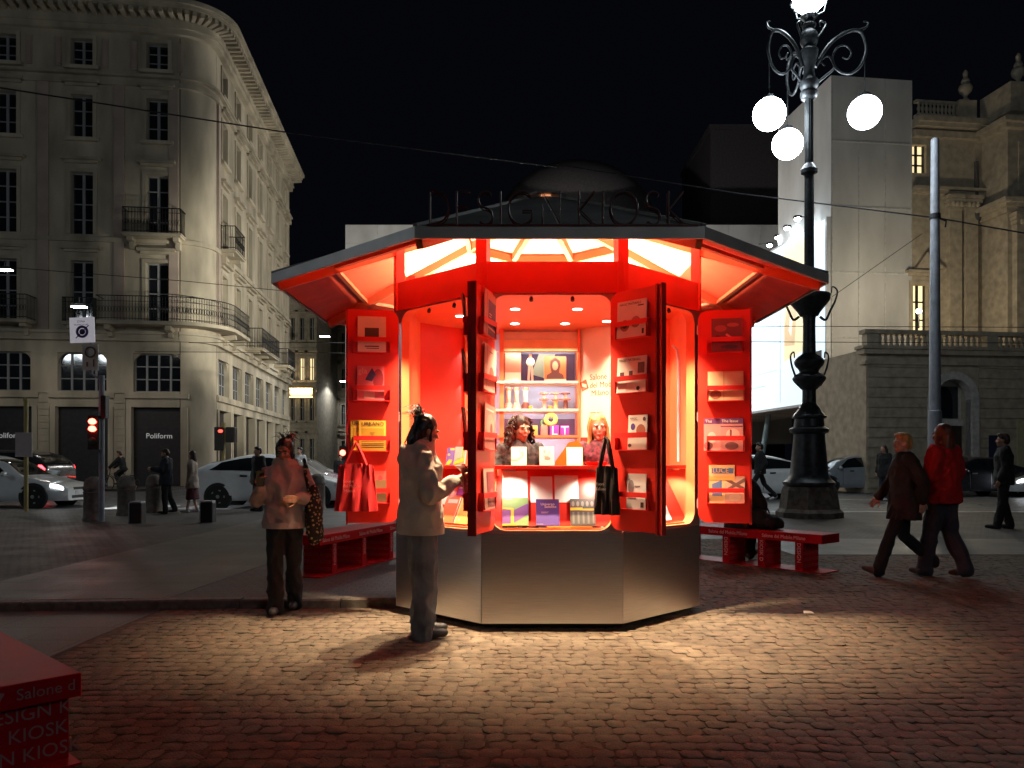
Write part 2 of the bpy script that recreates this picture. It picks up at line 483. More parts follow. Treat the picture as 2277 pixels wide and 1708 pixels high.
def balcony(parent, M, s0, s1, z, dep=.95, h=1.05, sides=True, name='balcony', brackets=2):
    b = MB(); b.box(s0, s1, -dep, -.002, z-.14, z-.05); b.box(s0-.05, s1+.05, -dep-.05, -.002, z-.05, z)
    n = max(2, brackets)
    for i in range(n):
        x = s0 + .25 + (s1-s0-.5)*i/(n-1)
        b.prism([(x-.12, z-.14), (x-.12, z-.3), (x+.12, z-.3), (x+.12, z-.14)][::-1], -dep*.8, -.002)
        b.prism([(x-.1, z-.3), (x-.1, z-.62), (x+.1, z-.62), (x+.1, z-.3)][::-1], -dep*.4, -.002)
    o = b.build(name, STUCCO, parent, None, M)
    r = MB(); y = -dep + .03
    r.box(s0, s1, y-.02, y+.02, z+h-.04, z+h); r.box(s0, s1, y-.012, y+.012, z+.08, z+.11); r.box(s0, s1, y-.01, y+.01, z+h-.24, z+h-.215)
    k = int((s1-s0)/.13)
    for i in range(k+1):
        x = s0 + (s1-s0)*i/k
        r.box(x-.008, x+.008, y-.008, y+.008, z, z+h-.04)
        if i < k:
            cxm = x + (s1-s0)/k/2
            r.tube([(cxm+.045*cos(a), y, z+.5+.13*sin(a)) for a in [2*pi*q/8 for q in range(8)]], .009, 4, closed=True)
    if sides:
        for x in (s0, s1):
            r.box(x-.015, x+.015, y, -.01, z+h-.04, z+h); r.box(x-.012, x+.012, y, -.01, z+.08, z+.11)
            for i in range(1, 7): r.box(x-.008, x+.008, y*i/7-.008, y*i/7+.008, z, z+h-.04)
    r.build('railing', RAIL, o)
    return o

# --- the palazzo on the left
C = (-14.0, 37.0)
U = (.992, .127); W = (-.102, .995)
palazzo = empty('palazzo', (C[0], C[1], 0), label='tall pale stucco palazzo with balconies and rounded corner behind the traffic lights', category='building')
PO = Matrix.Translation((-C[0], -C[1], 0))
FA = Fac(C, U); MA = PO @ FA.M                         # front, s negative from the corner
FBo = (C[0], C[1]); MBm = PO @ Fac(FBo, W).M           # side, s positive away from the corner
R0 = 1.3
front_cols = [-2.28, -5.54, -8.78, -12.0, -15.2, -18.4, -21.6, -24.8]; side_cols = [2.7, 5.5, 8.3, 11.1, 13.9, 16.7, 19.5]
rowsw = [(19.15, 1.25, .95), (15.9, 1.95, .95), (11.55, 2.8, .98), (7.58, 2.75, 1.0)]
for name, M_, cols, s0, s1 in (('front_wall', MA, front_cols, -27.0, -R0), ('street_wall', MBm, side_cols, R0, 21.2)):
    sgn = 1
    holes = []
    for s in cols:
        for z0, h, w in rowsw: holes.append((s-w/2, s+w/2, z0, z0+h))
        holes.append((s-1.05, s+1.05, 4.42, 6.18)); holes.append((s-1.13, s+1.13, .1, 3.72))
    b = MB(); wall_holes(b, s0, s1, 0, 21.3, holes, .4)
    wall = b.build(name, STUCCO, palazzo, None, M_)
    tr = MB()
    for s in cols:
        MB().box(s-1.4, s+1.4, -.12, -.0, 4.12, 4.34).build('shop_lintel', STUCCO, palazzo, None, M_)
        for k in (-1, 1): MB().box(s+k*1.24-.11, s+k*1.24+.11, -.07, 0, .1, 3.72).build('shop_jamb', STUCCO, palazzo, None, M_)
    for z, t, p in ((18.35, .22, .16), (18.75, .12, .24), (11.2, .2, .12), (6.72, .3, .2), (7.02, .14, .3), (4.34, .08, .08)):
        MB().box(s0, s1, -p, 0, z, z+t).build('string_course', STUCCO, palazzo, None, M_)
    rz_ = MB()                                  # rusticated courses on the piers between the shop fronts
    e = sorted(cols)
    piers = [(s0, e[0]-1.37)] + [(e[i]+1.37, e[i+1]-1.37) for i in range(len(e)-1)] + [(e[-1]+1.37, s1)]
    for a, c in piers:
        if c - a < .25: continue
        for i in range(14): rz_.box(a+.02, c-.02, -.06, 0, .12+i*.29, .12+i*.29+.265)
    rz_.build('rustication', STUCCO, palazzo, None, M_, kind='stuff')
    for s in cols:
        for i, (z0, h, w) in enumerate(rowsw): window(palazzo, M_, s, z0, w, h, 2, 3 if h < 2.3 else 4, trim=(i in (1, 2, 3), i < 2, 'stucco'))
        window(palazzo, M_, s, 4.42, 2.1, 1.76, 4, 3, .5, .25)
        d = MB().box(s-1.13, s+1.13, .3, .36, .1, 3.72)
        for i in range(11): d.box(s-1.13, s+1.13, .285, .3, .2+i*.32, .2+i*.32+.02)
        d.build('shop_shutter', SHUTDARK, palazzo, None, M_)
        for k in (-1, 1):
            x = s + k*1.0
            if cols is front_cols: MB().box(x-.09, x+.09, -.09, -.05, 19.2, 20.35).box(x-.13, x+.13, -.05, 0, 19.12, 20.43).build('panel_moulding', PINKST, palazzo, None, M_)
    for a, c in (((-1.75, -1.35), (-4.15, -3.7), (-7.4, -6.95)) if cols is front_cols else ((1.35, 1.75),)):
        MB().box(a, c, -.1, 0, 7.2, 18.35).build('pilaster', PINKST, palazzo, None, M_)
# rounded corner
def corner_ring(off, z0, z1, n=10):
    # from front facade end (s=-R0) round to side facade start (s=R0); returns local polygon of a quarter ring wedge
    ang0 = atan2(-U[0], U[1])  # normal of the front (U.y, -U.x)
    nf = V((U[1], -U[0])); ns = V((W[1], -W[0]))
    cen = V((0, 0)) + V(U)*(-R0) + V(W)*R0
    a0 = atan2(nf.y, nf.x); a1 = atan2(ns.y, ns.x)
    return [(cen.x + (R0+off)*cos(a0+(a1-a0)*i/n), cen.y + (R0+off)*sin(a0+(a1-a0)*i/n)) for i in range(n+1)], (cen.x, cen.y)
def corner_band(b, off, z0, z1):
    p, c = corner_ring(off, z0, z1); b.hprism([c] + p, z0, z1)
b = MB(); corner_band(b, 0, 0, 21.3)
b.build('corner_wall', STUCCO, palazzo, 40)
for z, t, p in ((18.35, .22, .16), (18.75, .12, .24), (11.2, .2, .12), (6.72, .3, .2), (7.02, .14, .3)):
    b = MB(); corner_band(b, p, z, z+t); b.build('string_course', STUCCO, palazzo, 40)
# cornice with brackets, following the corner, and the low roof behind it
path = [(V(U)*-27.0)] ; 
def cornice_path(off):
    nf = V((U[1], -U[0])); ns = V((W[1], -W[0]))
    pts = [V(U)*-27.0 + nf*off] + [V(q) for q in corner_ring(off, 0, 0, 10)[0]] + [V(W)*21.2 + ns*off]
    return pts
def sweep_band(b, o0, o1, z0, z1):
    A, B = cornice_path(o0), cornice_path(o1); k = len(A)
    vs = [(p.x, p.y, z0) for p in A] + [(p.x, p.y, z0) for p in B] + [(p.x, p.y, z1) for p in B] + [(p.x, p.y, z1) for p in A]
    fs = []
    for i in range(k-1):
        for r in range(4):
            a, c = r*k, ((r+1) % 4)*k
            fs.append((a+i, c+i, c+i+1, a+i+1))
    fs += [(0, k, 2*k, 3*k), (k-1, 4*k-1, 3*k-1, 2*k-1)]
    b.add(vs, fs)
b = MB(); sweep_band(b, -.1, .25, 20.75, 21.0); sweep_band(b, -.1, .35, 21.0, 21.12); sweep_band(b, -.1, .95, 21.62, 21.78); sweep_band(b, -.1, 1.08, 21.78, 21.98); sweep_band(b, -.1, .30, 21.12, 21.62)
cornice = b.build('cornice', STUCCO, palazzo, 40)
pts = cornice_path(.3); outer = cornice_path(.9)
b = MB()
acc = 0
for i in range(len(pts)-1):
    seg = (pts[i+1]-pts[i]).length; k = max(1, int(seg/.42))
    for q in range(k):
        a = pts[i].lerp(pts[i+1], (q+.5)/k); c = outer[i].lerp(outer[i+1], (q+.5)/k)
        b.beam((a.x, a.y, 21.46), (c.x, c.y, 21.5), .17, .22)
b.build('cornice_bracket', STUCCO, cornice, kind='stuff')
b = MB(); A = cornice_path(.6); Bk = cornice_path(-5)
b.add([(p.x,p.y,21.9) for p in A] + [(p.x,p.y,24.2) for p in Bk], [(i, i+1, len(A)+i+1, len(A)+i) for i in range(len(A)-1)])
b.build('roof', mat('dark_roof_tile', (.06, .04, .035), .9), palazzo)
# balconies
balcony(palazzo, MA, -3.55, -1.05, 11.5, .8, 1.15)
balcony(palazzo, MA, -6.2, -4.9, 7.5, .5, 1.1)
balcony(palazzo, MA, -12.8, -7.5, 7.5, .95, 1.1, brackets=3)
balcony(palazzo, MBm, 1.7, 3.7, 11.5, .8, 1.15)
balcony(palazzo, MBm, 7.2, 12.2, 7.5, .95, 1.1, brackets=3)
balcony(palazzo, MBm, 15.4, 18, 7.5, .95, 1.1, brackets=3)
# the long balcony that turns the corner
b = MB()
def corner_balcony():
    nf = V((U[1], -U[0])); ns = V((W[1], -W[0]))
    def pth(off): return [V(U)*-4.6 + nf*off] + [V(q) for q in corner_ring(off, 0, 0, 10)[0]] + [V(W)*4.0 + ns*off]
    A, Bo = pth(.0), pth(.98); k = len(A)
    b = MB()
    vs = [(p.x,p.y,7.36) for p in A] + [(p.x,p.y,7.36) for p in Bo] + [(p.x,p.y,7.52) for p in Bo] + [(p.x,p.y,7.52) for p in A]
    fs = []
    for i in range(k-1):
        for r in range(4): fs.append((r*k+i, ((r+1)%4)*k+i, ((r+1)%4)*k+i+1, r*k+i+1))
    fs += [(0,k,2*k,3*k),(k-1,4*k-1,3*k-1,2*k-1)]
    b.add(vs, fs)
    for p, q in ((V(U)*-4.2, nf), (V(U)*-1.6, nf), (V(W)*1.8, ns), (V(W)*3.6, ns)):
        e = p + q*.8; b.beam((p.x,p.y,7.15), (e.x,e.y,7.24), .24, .22); e = p + q*.4; b.beam((p.x,p.y,6.95), (e.x,e.y,6.98), .2, .22)
    o = b.build('balcony', STUCCO, palazzo, 40)
    r = MB(); Rl = pth(.94)
    for z, t in ((8.62, .022), (7.62, .014), (8.38, .012)): r.tube([(p.x,p.y,z) for p in Rl], t, 5)
    for i in range(k-1):
        seg = (Rl[i+1]-Rl[i]).length; m = max(1, round(seg/.13))
        for q in range(m):
            p = Rl[i].lerp(Rl[i+1], q/m); r.tube([(p.x,p.y,7.52),(p.x,p.y,8.6)], .009, 4)
            p = Rl[i].lerp(Rl[i+1], (q+.5)/m); d = (Rl[i+1]-Rl[i]).normalized()
            r.tube([(p.x+d.x*.045*cos(a), p.y+d.y*.045*cos(a), 8.02+.14*sin(a)) for a in [2*pi*w/8 for w in range(8)]], .009, 4, closed=True)
    e0 = Rl[0]; f0 = V(U)*-4.6
    r.tube([(e0.x,e0.y,8.62),(f0.x,f0.y,8.62)], .02, 5)
    r.build('railing', RAIL, o)
corner_balcony()
for s, tx in ((-2.28, 'Poliform'), (-8.78, 'Poliform')):
    text(tx, .34, flat('shop_sign_white', (.75,.75,.75), emit=.25), palazzo, MA @ T(s, .27, 2.3))
# a pavement in front of the palazzo
MB().box(-60, -14.4, 33.2, 38, -.02, .1).build('pavement', SETTS, kind='structure')

# --- buildings at the end of the side street
def street_block(name, label, px0, px1, ytop, Y, stone, cols, rows, lit=()):
    a, c = at(px0, ytop, Y), at(px1, ytop, Y); h = a.z; w = c.x - a.x
    e = empty(name, (a.x, Y, 0), label=label, category='building')
    holes = []; spots = []
    for r in range(rows):
        for k in range(cols):
            s = w*(k+.5)/cols; z0 = 1.2 + (h-2.2)*r/rows; hh = (h-2.2)/rows*.55; ww = min(1.1, w/cols*.45)
            holes.append((s-ww/2, s+ww/2, z0, z0+hh)); spots.append((s, z0, ww, hh, (r, k) in lit))
    b = MB(); wall_holes(b, 0, w, 0, h, holes, .3); b.quad((0,0,0),(0,0,h),(0,14,h),(0,14,0)); b.quad((w,0,0),(w,14,0),(w,14,h),(w,0,h)); b.quad((0,0,h),(w,0,h),(w,14,h),(0,14,h))
    b.build('wall', stone, e)
    MB().box(-.2, w+.2, -.5, 0, h-.5, h-.1).build('cornice', stone, e)
    for r in range(1, rows): MB().box(0, w, -.15, 0, 1.2+(h-2.2)*r/rows-.6, 1.2+(h-2.2)*r/rows-.35).build('string_course', stone, e)
    for s, z0, ww, hh, l in spots:
        o = MB().box(s-ww/2, s+ww/2, .2, .26, z0, z0+.06).box(s-.04, s+.04, .2, .26, z0, z0+hh).box(s-ww/2, s+ww/2, .2, .26, z0+hh*.6, z0+hh*.6+.05).build('window', WFRAME, e)
        t = MB(); surround(t, s, z0, ww, hh, hood=True); t.build('surround', stone, o)
        MB().box(s-ww/2, s+ww/2, .27, .3, z0, z0+hh).build('pane', flat('lit_pane', (1,.8,.45), emit=1.1) if l else GLASSDARK, o)
    return e
street_block('street_house', 'cream stone house with a lit first-floor window down the side street', 640, 704, 640, 66, STONE, 3, 4, lit={(2, 1), (2, 2)})
street_block('street_house', 'narrow dark stone house next to the white scaffold sheeting', 704, 772, 600, 74, STUCCO, 4, 5)
e = at(668, 872, 65.3)
sl = empty('shop_fascia', (e.x, 65.3, 0), label='glowing warm shop fascia strip low on the side street house', category='shop fascia')
MB().box(-.95, .95, .2, .68, e.z-.35, e.z+.35).build('fascia_board', STONE, sl)
MB().box(-.95, .95, .15, .2, e.z+.28, e.z+.34).build('light_strip', flat('warm_strip', (1,.75,.35), emit=4), sl)
MB().box(-.95, .95, .15, .2, e.z-.42, e.z-.36).build('light_strip', flat('warm_strip', (1,.75,.35), emit=4), sl)
light('AREA', 'shop_fascia_lamp', 60, (1,.75,.4), sl, T(0, 0, e.z, 0, pi/2+.3), 1.6, sy=.3)

# --- the theatre on the right: sheeted scaffold, backlit poster, stone front
SHEET = mat('scaffold_sheet', (.56, .56, .55), .8, var=.16, scale=.5, bump=.6, bscale=1.6, stretch=(1,1,.4))
theatre = empty('theatre', (14.35, 36, 0), label='grand stone theatre front with pilasters and urns behind the lamp post', category='building')
TP = (14.35, 36.0); TO = Matrix.Translation((-TP[0], -TP[1], 0))
wrap = empty('scaffold_wrap', (TP[0], TP[1], 0), label='tall white sheeted scaffold box beside the stone theatre front', category='scaffold')
TM = Fac(TP, U); TMf = TO @ TM.M
sd = Fac(TP, W); SM = TO @ sd.M
# front and street side of the tall box; on the side s runs away from the viewer, outward is towards the street (-x)
b = MB(); b.hprism([(0,0), (V(U)*3.9)[:], (V(U)*3.9+V(W)*5.5)[:], (V(W)*5.5)[:]], 3.85, 18.6)
b.build('sheeting', SHEET, wrap)
b = MB(); b.hprism([(V(W)*5.5)[:], (V(U)*3.9+V(W)*5.5)[:], (V(U)*3.9+V(W)*26)[:], (V(W)*26)[:]], 3.85, 12.32)
b.build('sheeting', SHEET, wrap)
b = MB()
for k in range(1, 5):
    z = 3.85 + k*2.95
    b.box(-.01, 3.92, -.03, -.004, z, z+.05)
for k in range(0, 4):
    s = .02 + k*1.28; b.box(s, s+.05, -.025, -.004, 3.86, 18.58)
b.M = Matrix.Identity(4)
b.build('sheet_seam', mat('sheet_seam', (.54,.54,.53), .8), wrap, None, TMf, kind='stuff')
PBC = mat('pale_blue_column', (.35,.5,.55), .5)
for q in (.3, 3.6):
    p = V(U)*q + V(W)*.4; MB().tube([(p.x,p.y,0),(p.x,p.y,3.85)], .12, 10).build('scaffold_leg', PBC, wrap)
for q in (4, 9, 14): 
    p = V(W)*q + V(U)*.4; MB().tube([(p.x,p.y,0),(p.x+.6,p.y,3.85)], .14, 10).build('scaffold_leg', PBC, wrap)
# the sheeted wall that closes the square behind the kiosk
a = at(768, 500, 60); c = at(1760, 484, 60)
swall = empty('sheeted_wall', (a.x, 60, 0), label='long white sheeted wall standing behind the kiosk canopy', category='scaffold')
w = c.x - a.x
b = MB(); b.box(0, w, 0, 4, 2.5, a.z); b.build('sheeting', SHEET, swall)
b = MB()
for k in range(1, 6): b.box(0, w, -.03, -.004, 2.5+k*3.0, 2.5+k*3.0+.05)
for k in range(1, 14): b.box(k*w/14, k*w/14+.06, -.025, -.004, 2.52, a.z-.02)
b.build('sheet_seam', mat('sheet_seam'), swall, kind='stuff')
for k in range(8):
    MB().tube([(1+k*w/8, 2, -.02), (1+k*w/8, 2, 2.5)], .12, 8).build('scaffold_leg', DARKMETAL, swall)
# backlit poster on the street side of the tall box
poster = empty('backlit_poster', (TP[0], TP[1], 0), label='huge glowing pale blue backlit advertising poster on the sheeted scaffold', category='billboard')
def side_quad(b, t0, t1, z0, z1, off): 
    n = V((-W[1], W[0]))                 # outwards, to the street
    p, q = V(W)*t0 + n*off, V(W)*t1 + n*off
    b.quad((q.x,q.y,z0), (p.x,p.y,z0), (p.x,p.y,z1), (q.x,q.y,z1))
def side_poly(b, tz, off):
    n = V((-W[1], W[0])); b.quad(*[((V(W)*t+n*off).x, (V(W)*t+n*off).y, z) for t, z in tz])
n_ = V((-W[1], W[0]))
b = MB(); b.hprism([(n_*.02)[:], (n_*.02+V(W)*16)[:], (n_*.22+V(W)*16)[:], (n_*.22)[:]][::-1], 3.86, 12.25); b.build('light_box', flat('poster_frame', (.6,.62,.65)), poster)
b = MB(); side_quad(b, .12, 15.9, 3.98, 12.15, .226); b.build('poster_face', mat('poster_glow', (.55,.68,.78), .6, emit=1.0, ecol=(.70,.86,.96), var=.03, scale=.3), poster)
def ring_poly(tc, zc, rt, rz, n=20): return [(tc+rt*cos(2*pi*i/n), zc+rz*sin(2*pi*i/n)) for i in range(n)]
prn = [([(1.7,6.6),(1.7,11.9),(4.3,11.9),(4.3,6.2)], (1.0,.86,.52), .72), ([(3.1,6.9),(2.9,8.6),(3.3,9.3),(3.9,9.1),(4.25,8.0),(4.25,7.0)], (.80,.58,.34), .62), ([(3.5,7.4),(3.35,8.2),(3.6,8.4),(3.75,7.7)], (1,.93,.72), .9),
       ([(6.5,5.2),(6.5,5.25),(15,5.25),(15,5.2)], (.5,.65,.75), .5), ([(5,5.9),(5,5.93),(15,5.93),(15,5.9)], (.5,.65,.75), .5),
       ([(4.6,4.2),(4.6,11.5),(4.75,11.5),(4.75,4.2)], (.6,.75,.85), .6)]
for i, (pl_, col, es) in enumerate(prn):
    b = MB(); side_poly(b, pl_, .234 + i*.004); b.build('poster_print', flat('poster_ink_%d' % i, col, emit=es), poster)
for i, (t0, t1, z0, z1) in enumerate(((6.4,8.6,4.9,5.05),(6.0,9.0,4.62,4.8),(5.6,9.4,4.35,4.52),(5.5,9.6,4.06,4.14))):
    b = MB(); side_quad(b, t0, t1, z0, z1, .262); b.build('poster_print', flat('poster_white', (1,1,1), emit=1.3), poster)
b = MB(); side_quad(b, .35, 1.5, 5.6, 6.3, .262); b.build('poster_print', flat('poster_black', (.02,.02,.03)), poster)
b = MB(); side_quad(b, .5, 1.35, 5.75, 6.0, .266); b.build('poster_print', flat('poster_white', (1,1,1), emit=1.3), poster)
# four floodlights on outriggers above the poster
for i, (px, py) in enumerate(((1773,486),(1750,507),(1729,528),(1711,545))):
    t = 1.5 + i*2.0
    wall_p = V(TP) + V(W)*t + n_*.2
    Y = wall_p.y; p = at(px, py, Y)
    fl = empty('floodlight', p, label='%s of four white floodlights on arms above the poster, counted from the lamp post' % ('first','second','third','fourth')[i], category='floodlight', group='floodlights above the poster')
    MB().tube([(0,0,.1), (wall_p.x-p.x, wall_p.y-p.y, .05)], .025, 6).build('arm', DARKMETAL, fl)
    MB().box(-.16,.16,-.12,.12,.0,.12).build('housing', DARKMETAL, fl)
    MB().ell((0,-.03,-.03), .15, .13, .09).build('lens', mat('flood_lens', (1,1,1), emit=38, ecol=(.85,.96,1)), fl, 60)
    light('POINT', 'flood_lamp', 34, (.82,.94,1), fl, T(0,-.05,-.22), .14)
# stone theatre front right of the sheeted box
ts = MB()
X0 = 3.92; X1 = 18.0                         # s along U
LIT = flat('lit_pane', (1,.8,.45), emit=1.1)
tw = [(4.3, 7.0, .75, 2.3, True), (4.25, 14.4, .75, 1.3, True)]
holes = [(s-w/2, s+w/2, z, z+h) for s, z, w, h, _ in tw] + [(7.9, 9.1, 7.0, 10.4), (12.4, 13.6, 7.0, 10.4)]
wall_holes(ts, X0, X1, 0, 16.8, holes, .35)
ts.build('wall', STONE, theatre, None, TMf)
for s, z, w, h, l in tw:
    o = MB().box(s-w/2, s-w/2+.06, .2, .28, z, z+h).box(s+w/2-.06, s+w/2, .2, .28, z, z+h).box(s-.05, s+.05, .19, .28, z, z+h).box(s-w/2+.06, s+w/2-.06, .205, .27, z+h*.3, z+h*.3+.06).box(s-w/2+.06, s+w/2-.06, .205, .27, z+h*.66, z+h*.66+.06).build('window', DARKMETAL, theatre, None, TMf)
    MB().box(s-w/2, s+w/2, .29, .31, z, z+h).build('pane', LIT, o)
for s in (8.5, 13.0):
    window(theatre, TMf, s, 7.0, 1.2, 3.4, 2, 4, trim=(True, True, 'stone'))
tr = MB(); surround(tr, 4.3, 7.0, .75, 2.3); tr.build('window_surround', STONE, theatre, None, TMf)
MB().prism([(3.95,10.0),(5.4,10.0),(4.5,10.75)], -.3, 0).build('pediment', STONE, theatre, None, TMf)
for z, t, p in ((13.45,.14,.18),(13.6,.14,.3),(16.0,.28,.25),(16.4,.16,.45),(16.56,.24,.6)): MB().box(X0, X1, -p, 0, z, z+t).build('string_course', STONE, theatre, None, TMf)
def column_order(b, s, z0, z1, w=.55, p=.28):
    b.box(s-w/2-.1, s+w/2+.1, -p-.08, 0, z0, z0+.35); b.box(s-w/2, s+w/2, -p, 0, z0+.35, z1-.7)
    for i in range(4): b.box(s-w/2-.03-.05*i, s+w/2+.03+.05*i, -p-.03-.05*i, 0, z1-.7+.17*i, z1-.7+.17*(i+1)-.02)
    for k in (-1, 0, 1): b.ell((s+k*.2, -p-.1, z1-.45), .1, .09, .14, 8, 6)
for s in (5.9, 6.7, 10.0, 11.2):
    b = MB(); column_order(b, s, 6.5, 13.4, .6); b.build('pilaster', STONE, theatre, None, TMf)
# the central body that steps forward
fb = MB(); bs0, bs1 = 7.4, 18.0
fb.box(bs0, bs1, -1.6, -.001, 6.4, 16.6)
fb.build('central_body', STONE, theatre, None, TMf)
for z, t, p in ((12.2,.2,.2),(12.4,.16,.4),(12.56,.2,.55),(15.9,.2,.3),(16.1,.2,.5)): MB().box(bs0-p, bs1, -1.6-p, -.002, z, z+t).build('string_course', STONE, theatre, None, TMf)
MB().box(bs0+.5, bs0+2.2, -1.66, -1.6, 13.2, 15.4).build('wall_panel', STONE, theatre, None, TMf)
for s in (8.0, 10.6, 11.8):
    b = MB(M=T(0,-1.6,0)); column_order(b, s, 6.5, 12.2, .75); b.build('pilaster', STONE, theatre, None, TMf)
b = MB(); b.box(bs0-.1, bs1, -1.9, 0, 16.62, 17.9); b.build('attic', STONE, theatre, None, TMf)
# balustrade with urns
bal = MB(); bal.box(X0, bs0-.55, -.3, -.1, 16.81, 16.95); bal.box(X0, bs0-.55, -.3, -.1, 17.5, 17.62)
bal.build('balustrade', STONE, theatre, None, TMf)
bp = [(.06,0),(.1,.06),(.05,.15),(.09,.3),(.05,.45),(.07,.55)]
bm = MB().lathe(bp, 8).mesh('baluster', STONE, 50)
for i in range(10): link(bm, 'baluster', theatre, TMf @ T(X0+.2+i*.19, -.2, 16.95))
MB().box(6.0, 6.85, -.38, -.05, 16.805, 17.7).build('pedestal', STONE, theatre, None, TMf)
urn = [(.1,0),(.22,.05),(.2,.12),(.09,.25),(.14,.4),(.34,.62),(.40,.85),(.34,1.05),(.2,1.15),(.26,1.25),(.22,1.4),(.12,1.55),(.14,1.7),(.16,1.85),(.06,2.05)]
um = MB().lathe([(r_*.75, z_*.7) for r_, z_ in urn], 16).mesh('roof_urn', STONE, 50)
for s, y, z in ((6.42,-.2,17.7),(8.0,-1.5,17.92)):
    o = link(um, 'roof_urn', theatre, TMf @ T(s, y, z))
# drain pipe with a lantern bracket on the front
MB().tube([(7.0,-.15,15.0),(7.0,-.15,6.5)], .09, 8).lathe([(.1,0),(.2,.15),(.24,.4)], 10, (7.0,-.15,12.2)).build('drain_pipe', mat('old_lead', (.08,.08,.08), .7), theatre, None, TMf)
# ground floor porch with terrace on top
porch = empty('theatre_porch', (TP[0], TP[1], 0), label='rusticated stone porch with arched doorway and terrace in front of the theatre', category='porch')
PM = TMf @ T(0, -4.2, 0)
ps0 = -.85
b = MB(); wall_holes(b, ps0, 16, 0, 5.7, [(2.05, 3.65, .05, 4.6), (9.4, 11.0, .05, 4.6)], 1.2)
b.quad((ps0,0,0),(ps0,0,5.7),(ps0,4.0,5.7),(ps0,4.0,0)); b.quad((ps0,0,5.7),(16,0,5.7),(16,4.0,5.7),(ps0,4.0,5.7))
b.build('wall', STONE, porch, None, PM)
rz_ = MB()
for i in range(13):
    z = .2 + i*.40
    for a, c in ((ps0+.05, 1.72), (3.98, 9.07), (11.33, 15.9)): rz_.box(a, c, -.05, 0, z, z+.36)
rz_.build('rustication', STONE, porch, None, PM, kind='stuff')
for sc in (2.85, 10.2):
    ar = MB(); pts = [(sc+.8*cos(a), 3.75+.8*sin(a)) for a in [pi*i/12 for i in range(13)]]
    po = [(sc+1.1*cos(a), 3.75+1.1*sin(a)) for a in [pi*i/12 for i in range(13)]]
    for i in range(12): ar.prism([pts[i], po[i], po[i+1], pts[i+1]], -.12, .3)
    for s in (-1, 1): ar.box(sc+s*.95-.15, sc+s*.95+.15, -.12, .3, .05, 3.75)
    for s in (-1, 1):
        q = [(sc+s*.8*cos(a), 3.75+.8*sin(a)) for a in [pi/2*i/8 for i in range(9)]] + [(sc, 4.62), (sc+s*.82, 4.62)]
        ar.prism(q[::-1] if s > 0 else q, .1, .32)
    ar.build('door_surround', mat('pale_stone', (.52,.50,.46), .8), porch, None, PM)
    d = MB().box(sc-.78, sc+.78, .5, .56, .05, 2.7).build('door', mat('oak_door', (.03,.02,.016), .5), porch, None, PM)
    g = MB().box(sc-.6, sc+.6, .48, .52, 3.0, 4.3).build('fanlight', GLASSDARK, porch, None, PM)
    MB().box(sc-.78, sc+.78, .40, .5, 2.7, 2.95).box(sc-.05, sc+.05, .44, .5, .05, 2.7).box(sc-.78, sc+.78, .53, .57, 2.95, 4.6).build('door_frame', mat('pale_stone'), porch, None, PM)
for z, t, p in ((5.1,.14,.12),(5.5,.2,.22),(5.7,.12,.3),(6.32,.16,.1)): MB().box(ps0-p, 16, -p, .35, z, z+t).build('string_course', STONE, porch, None, PM)
for i in range(6): MB().box(ps0+i*2.6, ps0+.5+i*2.6, -.05, .3, 5.82, 6.32).build('parapet_pier', STONE, porch, None, PM)
blm = MB().lathe([(.05,0),(.09,.08),(.05,.18),(.085,.3),(.05,.42),(.06,.5)], 8).mesh('baluster', STONE, 50)
for i in range(40):
    s = ps0 + .65 + i*.24
    if (s-ps0) % 2.6 > .55: link(blm, 'baluster', porch, PM @ T(s, .12, 5.82))
MB().box(4.4, 5.1, -.085, -.055, .9, 2.3).build('notice_board', flat('notice_blue', (.02,.03,.07)), porch, None, PM)
MB().box(5.65, 6.5, -.09, -.055, 1.0, 2.9).build('notice_board', flat('notice_yellow', (.45,.42,.25)), porch, None, PM)
# lamp on the porch terrace
lp = at(2043, 692, 32.6)
tl = empty('terrace_lamp', lp, label='small dazzling lamp on the terrace before the lit theatre window', category='lamp')
MB().tube([(0,0,lp.z*0-.7),(0,0,-.12)], .03, 6).box(-.12,.12,-.05,.05,-.12,-.08).build('bracket', DARKMETAL, tl)
MB().ell((0,0,0), .10, .10, .10).build('bulb', mat('hot_bulb', (1,1,1), emit=60, ecol=(1,.92,.75)), tl, 60)
light('POINT', 'terrace_lamp_light', 420, (1,.85,.60), tl, T(0,-.3,.1), .12)
# dark roofs behind
c = at(1280, 480, 78)
dm = empty('theatre_dome', (c.x, 78, 0), label='faint dark dome rising behind the kiosk roof', category='dome')
prof = [(8.2, 0), (8.2, 23.0)] + [(8.0*cos(a), 23.0 + 7.0*sin(a)) for a in [pi/2*i/9 for i in range(9)]] + [(.1, 30.0)]
MB().lathe(prof, 40).build('dome_shell', mat('dome_lead', (.22,.20,.20), .9), dm, 40)
rib = MB()
for i in range(16):
    t = 2*pi*i/16; rib.tube([((8.03*cos(a))*cos(t), (8.03*cos(a))*sin(t), 23+7.03*sin(a)) for a in [pi/2*k/8 for k in range(9)]], .08, 5)
rib = None
a, c = at(1580, 290, 72), at(1745, 290, 72)
ft = empty('fly_tower', (a.x, 72, 0), label='plain dark stage tower faintly visible left of the tall sheeted scaffold', category='building')
MB().box(0, c.x-a.x, 0, 12, 0, a.z).build('wall', mat('tower_render', (.10,.09,.095), .9), ft)
MB().box(-.15, c.x-a.x+.15, -.15, 12.15, a.z, a.z+.5).build('parapet', mat('tower_render'), ft)
